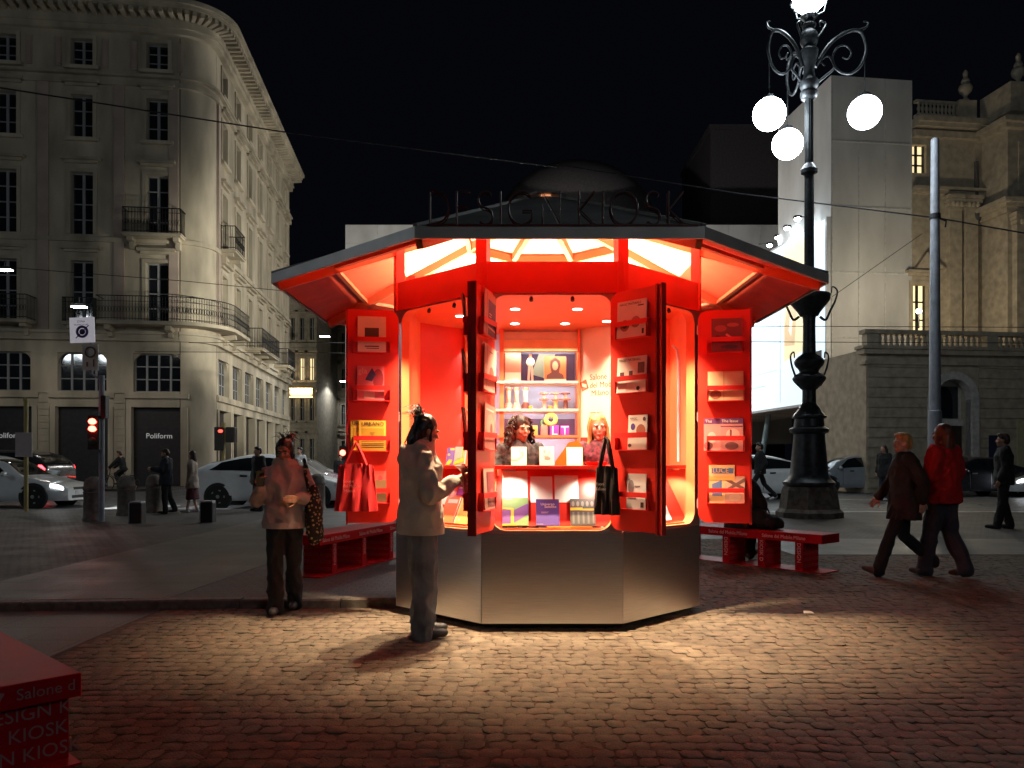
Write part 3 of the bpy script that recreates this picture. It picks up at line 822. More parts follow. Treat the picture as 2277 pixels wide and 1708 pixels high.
# ------------------------------------------------------------------ the kiosk
kiosk = empty('news_kiosk', (KX, KY, 0), label='octagonal red design kiosk with open shutters, steel base and wide canopy', category='kiosk')
AP, SIDE = 1.313, 1.088
def octv(ap, k): 
    r = ap / cos(pi/8); t = radians(-90 - 22.5 + 45*k)      # vertex k is the left end of face k seen from outside
    return V((r*cos(t), r*sin(t)))
def octpoly(ap): return [octv(ap, k)[:] for k in range(8)]
def FMx(k, ap=AP):
    t = radians(-90 + 45*k); n = V((cos(t), sin(t))); u = V((-sin(t), cos(t)))
    return Matrix(((u.x, -n.x, 0, n.x*ap), (u.y, -n.y, 0, n.y*ap), (0,0,1,0), (0,0,0,1)))
MB().hprism(octpoly(1.17), -.02, .07).build('plinth', BLACK, kiosk)
Z0, Z1 = .775, 2.585                          # opening
for k in range(8):
    MB().bbox(-SIDE/2+.0045, SIDE/2-.0045, .0, .03, .059, .755, .002).build('base_panel', STEEL, kiosk, None, FMx(k))
def rrect(hw, z0, z1, r, n=7):
    P = []
    for cx, cz, a0 in ((hw-r, z0+r, -pi/2), (hw-r, z1-r, 0), (-hw+r, z1-r, pi/2), (-hw+r, z0+r, pi)):
        for i in range(n+1):
            a = a0 + pi/2*i/n; P.append((cx + r*cos(a), cz + r*sin(a)))
    return P
HW = .465
def frame_mesh():
    b = MB(); inner = rrect(HW, Z0, Z1, .11); n = len(inner)
    outer = []
    for x, z in inner:                         # push each point out to the rectangle
        outer.append((math.copysign(SIDE/2-.003, x), min(max(z, .757), 2.598)))
    # straight outline: project radially to the rectangle
    outer = []
    q = len(inner)//4
    rect = [(SIDE/2-.003, .757), (SIDE/2-.003, 2.598), (-SIDE/2+.003, 2.598), (-SIDE/2+.003, .757)]
    for c in range(4):
        for i in range(q): outer.append(rect[c])
    b.cur = 0
    vs = [(x, 0, z) for x, z in outer] + [(x, 0, z) for x, z in inner] + [(x, .085, z) for x, z in inner] + [(x, .085, z) for x, z in outer]
    fs = []; fr = []
    for i in range(n):
        j = (i+1) % n
        if outer[i] == outer[j]: fs.append((i, n+j, n+i))
        else: fs.append((i, j, n+j, n+i))
        fr.append((n+i, n+j, 2*n+j, 2*n+i))
        if outer[i] == outer[j]: fr.append((3*n+i, 2*n+i, 2*n+j))
        else: fr.append((3*n+i, 2*n+i, 2*n+j, 3*n+j))
    b.add(vs, fs); b.f += [tuple(f) for f in fr]; b.mi += [1]*len(fr)
    # note: faces in fr index the same vertex block
    return b.mesh('bay_frame', [STEELEDGE, ORANGE], 35)
fmh = frame_mesh()
for k in range(8):
    link(fmh, 'bay_frame', kiosk, FMx(k))
    MB().bbox(-SIDE/2-.004, SIDE/2+.004, -.012, .03, 2.60, 2.84, .003).build('fascia_panel', RED, kiosk, None, FMx(k))
    p = octv(AP-.035, k)
    MB(M=Matrix.Translation((p.x, p.y, 0)) @ Matrix.Rotation(radians(-112.5+45*k), 4, 'Z')).box(-.03, .045, -.045, .045, 2.60, 3.14).build('post', RED, kiosk)
for k in (2, 3, 4, 5, 6):                       # closed bays at the sides and the back
    b = MB(); P = rrect(HW-.004, Z0+.004, Z1-.004, .11); b.prism(P, .03, .06); b.build('closed_shutter', RED, kiosk, None, FMx(k))
# roof
EA, ZE = 2.268, 2.83; TA, ZT = .14, 3.73
SL = (ZT-ZE)/(EA-TA)
for k in range(8):
    a, c = octv(EA, k), octv(EA, (k+1) % 8); e, g = octv(TA, k), octv(TA, (k+1) % 8)
    b = MB(); b.quad((a.x,a.y,ZE), (c.x,c.y,ZE), (g.x,g.y,ZT), (e.x,e.y,ZT))
    rp = b.build('roof_panel', ROOFGREY, kiosk)
    ia, ic = octv(EA-.02, k), octv(EA-.02, (k+1) % 8); dz = .075
    mi_, mj_ = octv(1.36, k), octv(1.36, (k+1) % 8); zm = ZE-dz+.012 + (ZT-ZE-.012)*(EA-.02-1.36)/(EA-.02-TA)
    b = MB(); b.quad((ia.x,ia.y,ZE-dz+.012), (mi_.x,mi_.y,zm), (mj_.x,mj_.y,zm), (ic.x,ic.y,ZE-dz+.012)); b.build('soffit', mat('soffit_red', (.86,.095,.040), .5, var=.06), rp)
    b = MB(); b.quad((mi_.x,mi_.y,zm), (e.x,e.y,ZT-dz), (g.x,g.y,ZT-dz), (mj_.x,mj_.y,zm)); b.build('inner_soffit', mat('soffit_glow_tint', (.86,.50,.34), .6, var=.04), rp)  # lamp glow on the red soffit, put into this paler colour
    b = MB(); oa, oc = octv(EA+.004, k), octv(EA+.004, (k+1) % 8)
    b.quad((oa.x,oa.y,ZE-.075), (oc.x,oc.y,ZE-.075), (oc.x,oc.y,ZE+.004), (oa.x,oa.y,ZE+.004)); b.quad((oa.x,oa.y,ZE+.004), (oc.x,oc.y,ZE+.004), (ic.x,ic.y,ZE+.012), (ia.x,ia.y,ZE+.012))
    b.quad((ia.x,ia.y,ZE-.075), (ic.x,ic.y,ZE-.075), (oc.x,oc.y,ZE-.075), (oa.x,oa.y,ZE-.075))
    b.build('eave_trim', mat('eave_metal', (.56,.54,.52), .40, metal=.12, var=.10, scale=3), rp)
    b = MB(); r0, r1 = octv(EA-.05, k), octv(.25, k)
    zz = lambda p: ZE - .075 + (EA - p.length*cos(pi/8))*SL
    b.beam((r0.x,r0.y,zz(r0)-.035), (r1.x,r1.y,zz(r1)-.035), .05, .085); b.build('rafter', ORANGE, kiosk)
    for apx in (1.80, .72):
        b = MB(); p, q = octv(apx, k), octv(apx, (k+1) % 8); z_ = ZE - .075 + (EA-apx)*SL - .03
        p, q = p.lerp(q, .02), q.lerp(p, .02)
        hh_ = .030 if apx > 1 else .075; z_ += .03 - hh_/2 - .008
        b.beam((p.x,p.y,z_), (q.x,q.y,z_), .04, hh_); b.build('purlin', ORANGE, kiosk)
    # open seams of the roof sheets
    b = MB(); b.beam((a.x,a.y,ZE+.012), (e.x,e.y,ZT+.012), .03, .02); b.build('roof_seam', ROOFGREY, kiosk)
MB().hprism(octpoly(.20), ZT+.012, ZT+.03).build('roof_cap', ROOFGREY, kiosk)
MB().hprism(octpoly(.10), ZT-.05, ZT+.011).build('cap_light', flat('cap_glow', (1,.3,.08), emit=2.5), kiosk)
# floor, ceiling
MB().hprism(octpoly(1.26), .07, .12).build('floor', DARKMETAL, kiosk)
ceil = MB().hprism(octpoly(1.27), 2.68, 2.72)
ceil.build('ceiling', ORANGE, kiosk)
MB().hprism(octpoly(1.265), 2.723, 2.727).build('attic_floor', CREAM, kiosk)
# downlights in the ceiling
DL = [(-.28, .52), (.22, .52), (-.28, -.25), (.28, -.25), (-.8, .1), (.85, .1), (.62, .38), (-.55, .45), (-.42, -.93), (.08, -.98), (.50, -.93)]  # the last three are added, out of sight, to light the sellers
lens = mat('downlight_lens', (1,1,1), emit=14, ecol=(1,.86,.66))
dlm = MB().lathe([(.055,-.006),(.055,.0)], 18).mesh('downlight', STEELEDGE); dll = MB().lathe([(.042,-.0085),(.042,-.0062)], 18).mesh('lens', lens)
for i, (x, y_) in enumerate(DL):
    o = link(dlm, 'downlight', kiosk, T(x, y_, 2.68)); link(dll, 'lens', o)
    light('SPOT', 'downlight_lamp', 84, WARM, o, T(0,0,-.02,0,radians(28) if y_ < -.9 else 0), .035, 110 if y_ < -.9 else 92, .6)
# twin spots at the head of each open bay
spm = MB().tube([(0,0,0),(0,0,-.012)], .008, 8).tube([(0,0,-.01),(0,-.008,-.036)], .015, 10).mesh('bay_spot', BLACK, 40)
for k in (7, 0, 1):
    for x in (-.16, .16):
        o = link(spm, 'bay_spot', kiosk, FMx(k) @ T(x, .06, Z1))
        light('SPOT', 'bay_spot_lamp', 400, (1,.76,.46), o, T(0,-.01,-.045, 0, radians(-7)), .022, 82, .95)
for k in (2, 6, 3, 5):
    pass
# lamps in the roof space that glow through the open transom
for i in range(8):
    t = radians(22.5 + 45*i); o = MB().box(-.16,.16,-.02,.02,0,.025).build('roof_lamp', CREAM, kiosk, None, T(.80*cos(t), .80*sin(t), 2.727, t+pi/2))
    light('AREA', 'roof_lamp_light', 36, (1,.86,.66), o, T(0,0,.04,0,pi+radians(32)), .3, sy=.05)
# counters and slanted display below them in the three open bays
CZ = 1.272
for k in (7, 0, 1):
    F_ = FMx(k)
    b = MB(); b.prism([(-.50,CZ-.028),(.50,CZ-.028),(.50,CZ),(-.50,CZ)], .09, .26); b.prism([(-.40,CZ-.028),(.40,CZ-.028),(.40,CZ),(-.40,CZ)], .26, .50)
    b.build('counter', RED, kiosk, None, F_)
    b = MB(); b.add([(-.50,.087,.80),(.50,.087,.80),(.43,.30,CZ-.03),(-.43,.30,CZ-.03),(-.50,.10,.80),(.50,.10,.80),(.43,.315,CZ-.03),(-.43,.315,CZ-.03)],
                    [(0,1,2,3),(7,6,5,4),(0,4,5,1),(3,2,6,7)])
    b.build('display_slope', RED, kiosk, None, F_)
    b = MB()
    for s in (-1, 1): MB().add([(s*.468,.085,.79),(s*.468,.085,CZ-.03),(s*.42,.30,CZ-.03)], [(0,1,2)]) or None
    for s in (-1, 1):
        b = MB(); b.add([(s*.468,.085,.79),(s*.468,.085,CZ-.03),(s*.42,.30,CZ-.03)], [(0,1,2)]); b.build('display_cheek', ORANGE, kiosk, None, F_)
    b = MB().box(-.45, .45, .05, .10, Z0-.002, Z0+.012); b.build('display_ledge', ORANGE, kiosk, None, F_)
    for x in (-.33, .33):
        o = MB().box(x-.05, x+.05, .10, .13, CZ-.042, CZ-.029).build('strip_lamp', STEELEDGE, kiosk, None, F_)
        light('SPOT', 'strip_lamp_light', 13, (1,.88,.70), o, T(x, .105, CZ-.05, 0, radians(13)), .02, 130, .6)
    b = MB().box(-.02, .02, .3, .31, .12, .14)
# interior walls
def wall_panel(name, p, q, z0, z1, m, t=.03, parent=None):
    p, q = V(p), V(q); u = (q-p).normalized(); L = (q-p).length
    M = Matrix(((u.x, -u.y, 0, p.x), (u.y, u.x, 0, p.y), (0,0,1,0), (0,0,0,1)))
    return MB().box(0, L, 0, t, z0, z1).build(name, m, parent or kiosk, None, M), M
wall_panel('inner_wall', (-1.22,-.44), (-1.22,.49), .12, 2.68, ORANGE)
wall_panel('inner_wall', (-1.22,.49), (-.80,.90), .12, 2.68, RED)
pr, PMx = wall_panel('inner_wall', (.40,.90), (1.0,.33), .12, 2.68, CREAM)
wall_panel('inner_wall', (1.0,.33), (1.22,.30), .12, 2.68, ORANGE)
wall_panel('inner_wall', (1.22,.30), (1.22,-.44), .12, 2.68, ORANGE)
MB().tube([(1.205,-.18,1.3),(1.205,-.18,2.2),(1.19,-.18,2.32),(1.15,-.18,2.36)], .012, 8).build('bright_gap_strip', flat('bright_gap_pale', (.75,.72,.85)), kiosk, 50)  # light showing through a wall gap, put in as a pale strip
tx = flat('wall_print_red', (.72,.10,.04))
for i, s in enumerate(('Salone', 'del Mobile', '.Milano')): text(s, .085, tx, pr, T(.13, -.002, 2.14 - i*.082), align='LEFT')
b = MB(M=T(.06,-.0025,2.09) @ Matrix.Rotation(radians(-20), 4, 'Y')); b.box(-.045,.045,-.0005,0,-.05,.05); b.cur = 1; b.prism([(-.03,.0),(.02,-.035),(.03,.0),(-.02,.035)], -.0012, -.0006); b.build('emblem', [tx, CREAM], pr)
b = MB(); 
for x0,x1,z0,z1 in ((.13,.30,1.80,1.806),(.13,.20,1.70,1.705),(.13,.135,1.6,1.705),(.2,.205,1.6,1.705),(.13,.2,1.6,1.605),(.24,.34,1.72,1.725),(.24,.245,1.6,1.725)): b.box(x0,x1,-.0015,0,z0,z1)
b.build('wall_print', tx, pr)
MB().box(.02,.20,-.012,0,1.30,1.55).build('wall_niche', RED, pr)
# shelf unit at the back
for a, c in ((-.80,-.775),(.375,.40),(-.44,-.395)): MB().box(a,c,.86,1.2,.12,2.68).build('shelf_upright', ORANGE, kiosk)
bb = MB().box(-.80,.40,1.2,1.22,.12,2.68).build('shelf_back', flat('board_blue', (.36,.46,.72)), kiosk)
b = MB().quad((-.39,1.197,2.14),(.37,1.197,2.14),(.37,1.197,2.46),(-.39,1.197,2.46)); b.build('back_print', flat('board_violet', (.085,.05,.15)), bb)
b = MB().quad((-.1,1.195,2.24),(.05,1.195,2.2),(.16,1.195,2.46),(-.02,1.195,2.46)); b.build('back_print', flat('board_mint', (.55,.75,.62)), bb)
b = MB().quad((-.39,1.197,1.56),(.37,1.197,1.56),(.37,1.197,1.76),(-.39,1.197,1.76)); b.build('back_print', flat('board_violet'), bb)
for z in (2.12, 1.832, 1.56, 1.2, .8):
    MB().box(-.775,.375,.80,1.195,z-.012,z+.012).build('shelf', ORANGE if z < 1.7 else CREAM, kiosk)
MB().box(-.395,.375,.93,.96,2.57,2.66).build('header_board', CREAM, kiosk); MB().box(-.395,.375,.90,.93,2.45,2.57).build('header_board', flat('header_tan', (.85,.42,.18)), kiosk)
for z in (2.44, 2.10, 1.81, 1.54):  # added strips that throw white light on the shelf boards
    for x0, x1 in ((-.39,.37),(-.77,-.45)):
        o = MB().box(x0, x1, .83, .85, z-.006, z+.006).build('shelf_fill_strip', WHITEPRINT, kiosk)
        light('AREA', 'shelf_fill', 3.2*(x1-x0)/.76, (1,.90,.76), o, T((x0+x1)/2,.845,z-.012,0,radians(48)), x1-x0-.04, sy=.02)
# the letters on the canopy edge, each bent from thin rod
rod = mat('letter_rod', (.10,.012,.01), .5, var=.1)
def arc(cx, cz, rx, rz, a0, a1, n=12): return [(cx+rx*cos(radians(a0+(a1-a0)*i/n)), cz+rz*sin(radians(a0+(a1-a0)*i/n))) for i in range(n+1)]
GL = {'D': [[(0,0),(0,1)], [(0,1)] + arc(.1,.5,.62,.5,90,-90) + [(0,0)]], 'E': [[(.5,0),(0,0),(0,1),(.5,1)], [(0,.52),(.42,.52)]],
      'S': [arc(.3,.75,.27,.25,40,270,10) + arc(.3,.25,.27,.25,90,-140,10)], 'I': [[(0,0),(0,1)]],
      'G': [arc(.5,.5,.5,.5,45,320,16) + [(.9,.42),(.55,.42)]], 'N': [[(0,0),(0,1),(.68,0),(.68,1)]],
      'K': [[(0,0),(0,1)], [(.58,1),(.02,.45),(.62,0)]], 'O': [arc(.5,.5,.52,.5,0,360,22)]}
WID = {'D': .72, 'E': .5, 'S': .58, 'I': .0, 'G': 1.0, 'N': .68, 'K': .62, 'O': 1.02, ' ': .12}
h = .215; x = -.84; yy = -EA - .012
full = sum(WID[c] + .30 for c in 'DESIGN KIOSK')
sc = (1.70/h)/full
for ch in 'DESIGN KIOSK':
    if ch != ' ':
        for dy in (0,):
            b = MB()
            for st in GL[ch]:
                b.tube([(x + px_*h*sc*1.0, yy, ZE + .012 + pz*h) for px_, pz in st], .0065, 5)
                b.tube([(x + px_*h*sc*1.0, yy+.05, ZE + .012 + pz*h) for px_, pz in st], .005, 4)
            for st in GL[ch]:
                for px_, pz in (st[0], st[-1], st[len(st)//2]): b.tube([(x+px_*h*sc, yy, ZE+.012+pz*h), (x+px_*h*sc, yy+.05, ZE+.012+pz*h)], .004, 4)
        b.build('letter', rod, kiosk, 50)
    x += (WID[ch] + .30)*h*sc
MB().box(-.86,.90,yy-.006,yy+.056,ZE+.004,ZE+.014).build('letter_rail', rod, kiosk)

# shutters with racks
LW, LH = .43, Z1-Z0-.02
RACKZ = [2.225, 1.817, 1.393, .953]
SHUT = {}
def shutter(key, hinge, free, s, label):
    """hinge, free: points in plan; s: +1 when the hinge is on the viewer's left of the rack side"""
    hinge, free = V(hinge), V(free); d = (free-hinge).normalized(); u = d*s; 
    M = Matrix(((u.x, -u.y, 0, hinge.x), (u.y, u.x, 0, hinge.y), (0,0,1,0), (0,0,0,1)))
    zb, zt = Z0+.01, Z1+.0; r = .085; P = []
    def arcp(cx, cz, a0): return [(cx + r*cos(a0+pi/2*i/6), cz + r*sin(a0+pi/2*i/6)) for i in range(7)]
    if s > 0: P = [(LW,zb),(LW,zt)] + arcp(r, zt-r, pi/2) + arcp(r, zb+r, pi)
    else: P = arcp(-r, zb+r, -pi/2) + arcp(-r, zt-r, 0) + [(-LW,zt),(-LW,zb)]
    b = MB().prism(P, -.012, .012)
    sh = b.build('shutter', RED, kiosk, None, M, label=label)
    x0, x1 = (LW-.006, LW+.010) if s > 0 else (-LW-.010, -LW+.006)
    MB().box(x0, x1, -.015, .022, zb-.012, zt+.008).build('edge_rail', mat('shutter_edge', (.34,.020,.018), .35), sh)
    for z in RACKZ:
        a, c = (.075, .375) if s > 0 else (-.375, -.075)
        b = MB(); b.box(a, c, -.052, -.0125, z-.006, z); b.box(a-.004, c+.004, -.055, -.049, z+.088, z+.126)
        b.box(a-.004, a-.001, -.049, -.0125, z-.006, z+.126); b.box(c+.001, c+.004, -.049, -.0125, z-.006, z+.126)
        b.build('magazine_rack', REDDARK, sh)
    for z in (zb+.16, (zb+zt)/2, zt-.16):
        MB().tube([(0,.016,z-.04),(0,.016,z+.04)], .009, 8).box(-.002 if s > 0 else -.035, .035 if s > 0 else .002, .0125, .0155, z-.03, z+.03).build('hinge', STEELEDGE, sh, 40)
    SHUT[key] = (M, s); return sh
shutter('cl', (-.452,-1.345), (-.572,-1.745), -1, 'red shutter leaf standing out edge-on at the left of the centre bay')
shutter('cr', (.452,-1.345), (.735,-1.650), 1, 'red shutter leaf angled open at the right of the centre bay')
shutter('ol', (-1.275,-.645), (-1.69,-.725), -1, 'outer left red shutter leaf swung wide open')
shutter('orr', (1.275,-.645), (1.685,-.725), 1, 'outer right red shutter leaf swung wide open')
shutter('fl', (-.60,-1.31), (-.612,-1.745), 1, 'red shutter leaf folded back to back beside the left bay')
shutter('fr', (.60,-1.31), (.778,-1.690), -1, 'red shutter leaf folded back to back beside the right bay')
# ------------------------------------------------------------------ things on sale
KM = Matrix.Translation((KX, KY, 0))
def ink(c): return flat('ink_%02x%02x%02x' % tuple(int(q*255) for q in c), c, .45, var=.05)
PAPER = mat('paper_pages', (.78,.74,.68), .8, var=.05)
def book(name, label, cat, M, w, h, t, cover, prints=(), texts=(), group=None):
    """a book or paper standing up: origin at the bottom centre of its back, front towards -y"""
    b = MB(); g = min(.0015, t*.3)
    b.box(-w/2, w/2, -t, -t+g, 0, h); b.box(-w/2, w/2, -g, 0, 0, h); b.box(-w/2, -w/2+g, -t+g, -g, 0, h)
    b.cur = 1; b.box(-w/2+g, w/2-.002, -t+g, -g, .002, h-.002)
    o = b.build(name, [ink(cover), PAPER], None, None, M, label=label, category=cat)
    if group: o['group'] = group
    for i, p in enumerate(prints):
        y = -t - .0006 - i*.0003
        if len(p) == 5: x0, z0, x1, z1, c = p; poly = [(x0,z0),(x1,z0),(x1,z1),(x0,z1)]
        else: poly, c = p
        q = MB().quad(*[(-w/2 + x*w, y, z*h) for x, z in poly]); q.build('cover_print', ink(c), o)
    for s, x, z, sz, c in texts:
        text(s, sz, ink(c), o, T(-w/2 + x*w, -t-.0022, z*h), align='LEFT', extrude=.0003)
    return o
def on_rack(key, i, off=0.0, lean=-3, dz=0.0, roll=0.0, yo=-.034):
    M, s = SHUT[key]; xc = s*.225 + off
    return KM @ M @ T(xc, yo, RACKZ[i] + .001 + dz, 0, radians(lean), radians(roll))
def circ(cx, cz, rx, rz, n=14): return [(cx+rx*cos(2*pi*i/n), cz+rz*sin(2*pi*i/n)) for i in range(n)]
K_ = (.03,.02,.02); WH = (.80,.74,.68); PK = (.78,.36,.32)
# outer left leaf
book('magazine', 'white magazine with a black square, topmost on the outer left shutter', 'magazine', on_rack('ol',0), .235, .30, .008, WH, [(.25,.3,.75,.68,(.05,.03,.03)), (.25,.14,.75,.17,K_), (.3,.09,.75,.11,K_)])
book('magazine', 'pink and dark magazine lettered gla on the outer left shutter', 'magazine', on_rack('ol',1,-.01), .225, .29, .008, (.70,.12,.14), [(circ(.78,.62,.2,.3),(.30,.02,.03)), ([(.3,.6),(.55,.55),(.7,.75),(.55,.95),(.42,.78)],(.06,.03,.12)), (.25,.05,.65,.25,PK)], [('gla', .04, .78, .07, PK)])
book('magazine', 'yellow magazine headed URBANO in front of its twin', 'magazine', on_rack('ol',2,.005), .225, .255, .006, (.72,.42,.05), [(.1,.3,.92,.74,(.50,.26,.02)), (.1,.22,.92,.24,K_), (.1,.16,.92,.18,K_), (.1,.1,.92,.12,K_)] + [(.5-.02*i, .42+.035*i, .5+.02*i, .43+.035*i, K_) for i in range(1,6)], [('URBANO', .1, .83, .045, K_)])
book('magazine', 'yellow magazine half hidden behind the URBANO magazine', 'magazine', on_rack('ol',2,-.075,dz=.004,yo=-.0295), .20, .256, .002, (.70,.40,.04), [(.1,.3,.92,.74,(.50,.26,.02))], [('UR', .05, .83, .045, K_)])
book('magazine', 'red and olive magazine beside the red tote bag', 'magazine', on_rack('ol',3,.02), .20, .27, .008, (.62,.10,.08), [(.0,.42,1,.72,(.22,.13,.06)), (.0,.05,1,.3,(.24,.16,.08)), (circ(.75,.78,.1,.08),(.75,.05,.05))], [('EST', .1, .82, .045, (.8,.5,.4))])
# outer right leaf
book('magazine', 'dark red magazine with a forest picture, topmost on the outer right shutter', 'magazine', on_rack('orr',0,.01), .25, .285, .008, (.16,.025,.03), [(circ(.3,.7,.2,.1),(.34,.06,.06)), (circ(.7,.8,.2,.06),(.38,.08,.07)), ([(.45,.5),(.5,.55),(.85,.32),(.8,.3)],(.68,.25,.2)), (circ(.6,.15,.3,.06),(.06,.03,.05)), (circ(.2,.4,.12,.1),(.06,.015,.02))])
book('magazine', 'kraft paper magazine with two panels on the outer right shutter', 'magazine', on_rack('orr',1), .29, .245, .01, (.70,.42,.24), [(.44,.0,.46,1,(.50,.26,.14)), (circ(.22,.2,.16,.16),(.30,.10,.06)), (.5,.45,.95,.95,(.75,.48,.3))])
book('magazine', 'The Issue magazine with violet title band, front copy', 'magazine', on_rack('orr',2,.05), .185, .275, .006, (.55,.20,.18), [(0,.83,1,1,(.14,.04,.13)), (0,.74,1,.76,(.14,.04,.13)), (circ(.55,.5,.3,.18),(.72,.36,.3)), (circ(.5,.15,.3,.12),(.2,.07,.07)), (.42,.45,.5,.65,(.2,.05,.06))], [('The Issue', .06, .87, .035, (.8,.55,.5))])
book('magazine', 'The Issue magazine with violet title band, copy tucked behind', 'magazine', on_rack('orr',2,-.085,yo=-.0295,dz=.002), .185, .273, .002, (.55,.20,.18), [(0,.83,1,1,(.14,.04,.13)), (circ(.35,.4,.2,.18),(.72,.36,.3)), (circ(.2,.15,.2,.12),(.2,.07,.07))], [('The', .06, .87, .035, (.8,.55,.5))])
book('magazine', 'orange LUCE magazine with a blue house shape', 'magazine', on_rack('orr',3,-.03,yo=-.0315), .21, .32, .005, (.74,.42,.20), [(.1,.78,.95,.92,(.10,.16,.34)), ([(.12,.2),(.12,.5),(.5,.6),(.5,.2)],(.10,.16,.34)), (.0,.6,1,.7,(.8,.3,.08))], [('LUCE', .14, .80, .055, (.85,.40,.15))])
book('magazine', 'sepia magazine with crossed bands in front of LUCE', 'magazine', on_rack('orr',3,.075,lean=-5,yo=-.0375), .165, .225, .005, (.55,.30,.22), [([(0,.85),(0,.98),(1,.58),(1,.45)],(.14,.06,.05)), ([(0,.5),(0,.4),(1,.8),(1,.95)],(.16,.07,.06)), (circ(.5,.2,.3,.15),(.62,.36,.27))])
# centre right leaf
book('booklet', 'white booklet with two dark starburst drawings on the centre right shutter', 'booklet', on_rack('cr',0,-.005), .27, .275, .01, WH, [(circ(.28,.33,.16,.16),(.35,.16,.15)), (circ(.28,.33,.08,.08),(.12,.05,.06)), (circ(.66,.4,.16,.16),(.4,.2,.19)), (circ(.66,.4,.07,.07),(.14,.06,.07)), (.88,.06,.95,.2,K_), (.72,.82,.92,.85,K_)], [('MAGIC MATERIALS', .08, .88, .024, K_)])
book('booklet', 'white booklet with small square pictures on the centre right shutter', 'booklet', on_rack('cr',1,-.005), .27, .265, .01, WH, [(.1,.42,.25,.58,(.08,.05,.06)), (.42,.44,.55,.6,(.1,.06,.07)), (.72,.52,.95,.82,(.15,.10,.10)), (circ(.15,.12,.08,.06),K_), (circ(.75,.1,.06,.06),K_), (.0,.0,.36,.26,(.7,.62,.58))], [('MAGIC MATERIALS', .06, .88, .024, K_)])
book('booklet', 'white booklet with a violet oval and a brown ball drawing', 'booklet', on_rack('cr',2,.05), .175, .255, .008, WH, [(circ(.26,.66,.12,.1),(.06,.05,.28)), (circ(.68,.55,.24,.18),(.36,.14,.09)), (circ(.85,.88,.08,.06),(.1,.08,.12)), (circ(.12,.12,.1,.05),(.12,.06,.05))], [('MAGIC', .1, .87, .022, K_)])
book('booklet', 'pale grey booklet behind the black tote bag', 'booklet', on_rack('cr',3,.04), .175, .262, .008, (.66,.62,.62), [(circ(.22,.62,.16,.2),(.25,.2,.22)), (.4,.62,.7,.66,(.2,.15,.17)), (.05,.3,.5,.34,(.4,.35,.36)), (.75,.05,.92,.2,K_)])
# centre left leaf, upper papers curling forward
book('newspaper', 'dark blue newspaper tilting off the top rack of the centre left shutter', 'newspaper', on_rack('cl',0,.02,lean=-1,roll=7), .27, .335, .006, (.58,.30,.28), [(.32,.22,.97,.82,(.05,.025,.12)), (.2,.05,.22,.95,K_), (.32,.02,.97,.17,(.06,.025,.1)), (.4,.5,.62,.52,WH), (.4,.44,.58,.46,WH)])
book('newspaper', 'grey newspaper tilting off the second rack of the centre left shutter', 'newspaper', on_rack('cl',1,.02,lean=-1,roll=7), .27, .345, .006, (.60,.36,.32), [(.2,.05,.22,.95,K_), (circ(.62,.42,.2,.14),(.30,.10,.09)), (.4,.86,.7,.88,K_), (.3,.1,.9,.14,(.4,.2,.18))])
book('newspaper', 'worn photo newspaper on the third rack of the centre left shutter', 'newspaper', on_rack('cl',2,.02,lean=-1,roll=6), .25, .33, .006, (.48,.20,.18), [(circ(.5,.55,.35,.25),(.62,.28,.24)), (circ(.6,.45,.12,.15),(.14,.05,.05)), (.1,.86,.8,.9,(.7,.5,.45))])
book('magazine', 'framed dark magazine on the lowest rack of the centre left shutter', 'magazine', on_rack('cl',3,.03,lean=-3), .24, .30, .008, (.62,.34,.28), [(.25,.05,1,.92,(.30,.07,.08)), (.3,.08,.36,.9,(.06,.02,.03)), (circ(.7,.3,.2,.2),(.42,.16,.14))])
for i in range(4):
    book('magazine', 'dark magazine seen edge-on, %s on the folded left shutter' % ('topmost','second from the top','third from the top','lowest')[i], 'magazine', on_rack('fl',i,-.0,lean=5,yo=-.03), .24, .31, .012, (.02,.018,.02), [(.1,.7,.9,.9,(.1,.1,.12))])

# counter and display of the centre bay (face 0)
F0 = KM @ FMx(0); F7 = KM @ FMx(7); F1 = KM @ FMx(1)
def onc(Fm, x, y, lean=-9, rz=0.0): return Fm @ T(x, y, CZ+.001, rz, radians(lean))
book('card_sign', 'white card with a hand drawing standing on the counter before the curly haired person', 'card', onc(F0,-.255,.16), .122, .148, .006, (.80,.74,.68), [([(0,.24),(.4,.24),(.8,.5),(.8,.7),(.72,.74),(.72,.54),(.38,.33),(0,.33)],(.55,.42,.36)), (circ(.66,.8,.14,.17),(.62,.50,.44)), (circ(.66,.78,.08,.12),(.80,.70,.62))])
book('card_sign', 'pink card with small drawings standing on the middle of the counter', 'card', onc(F0,-.035,.16), .115, .15, .006, (.80,.50,.52), [(circ(.35,.75,.1,.1),(.75,.30,.35)), (circ(.68,.7,.08,.06),(.4,.65,.4)), (circ(.55,.38,.22,.08),(.70,.22,.22)), (circ(.45,.55,.2,.06),(.85,.72,.45))])
book('card_sign', 'plain white card standing on the counter before the blonde person', 'card', onc(F0,.185,.16), .125, .145, .006, (.82,.78,.72), [(.2,.86,.8,.865,(.6,.55,.5)), (.3,.3,.7,.305,(.7,.65,.6))])
for i, (x, lab) in enumerate(((-.27,'behind the hand drawing card'),(.2,'behind the plain white card'))):
    st = empty('card_stand', M=F0 @ T(x,.215,CZ), label='small orange wedge stand '+lab, category='card stand')
    MB().box(-.03,.03,-.012,.012,0,.15).box(-.035,.035,-.03,.03,0,.006).build('upright', flat('orange_plastic',(.86,.25,.02)), st)
def onslope(Fm, x, up, y_=0): # on the slanted display: up = metres along the slope
    L = sqrt(.213**2 + (CZ-.03-.80)**2); 
    return Fm @ T(x, .085 + .213*up/L, .80 + (CZ-.83)*up/L, 0, -atan2(.213, CZ-.83))
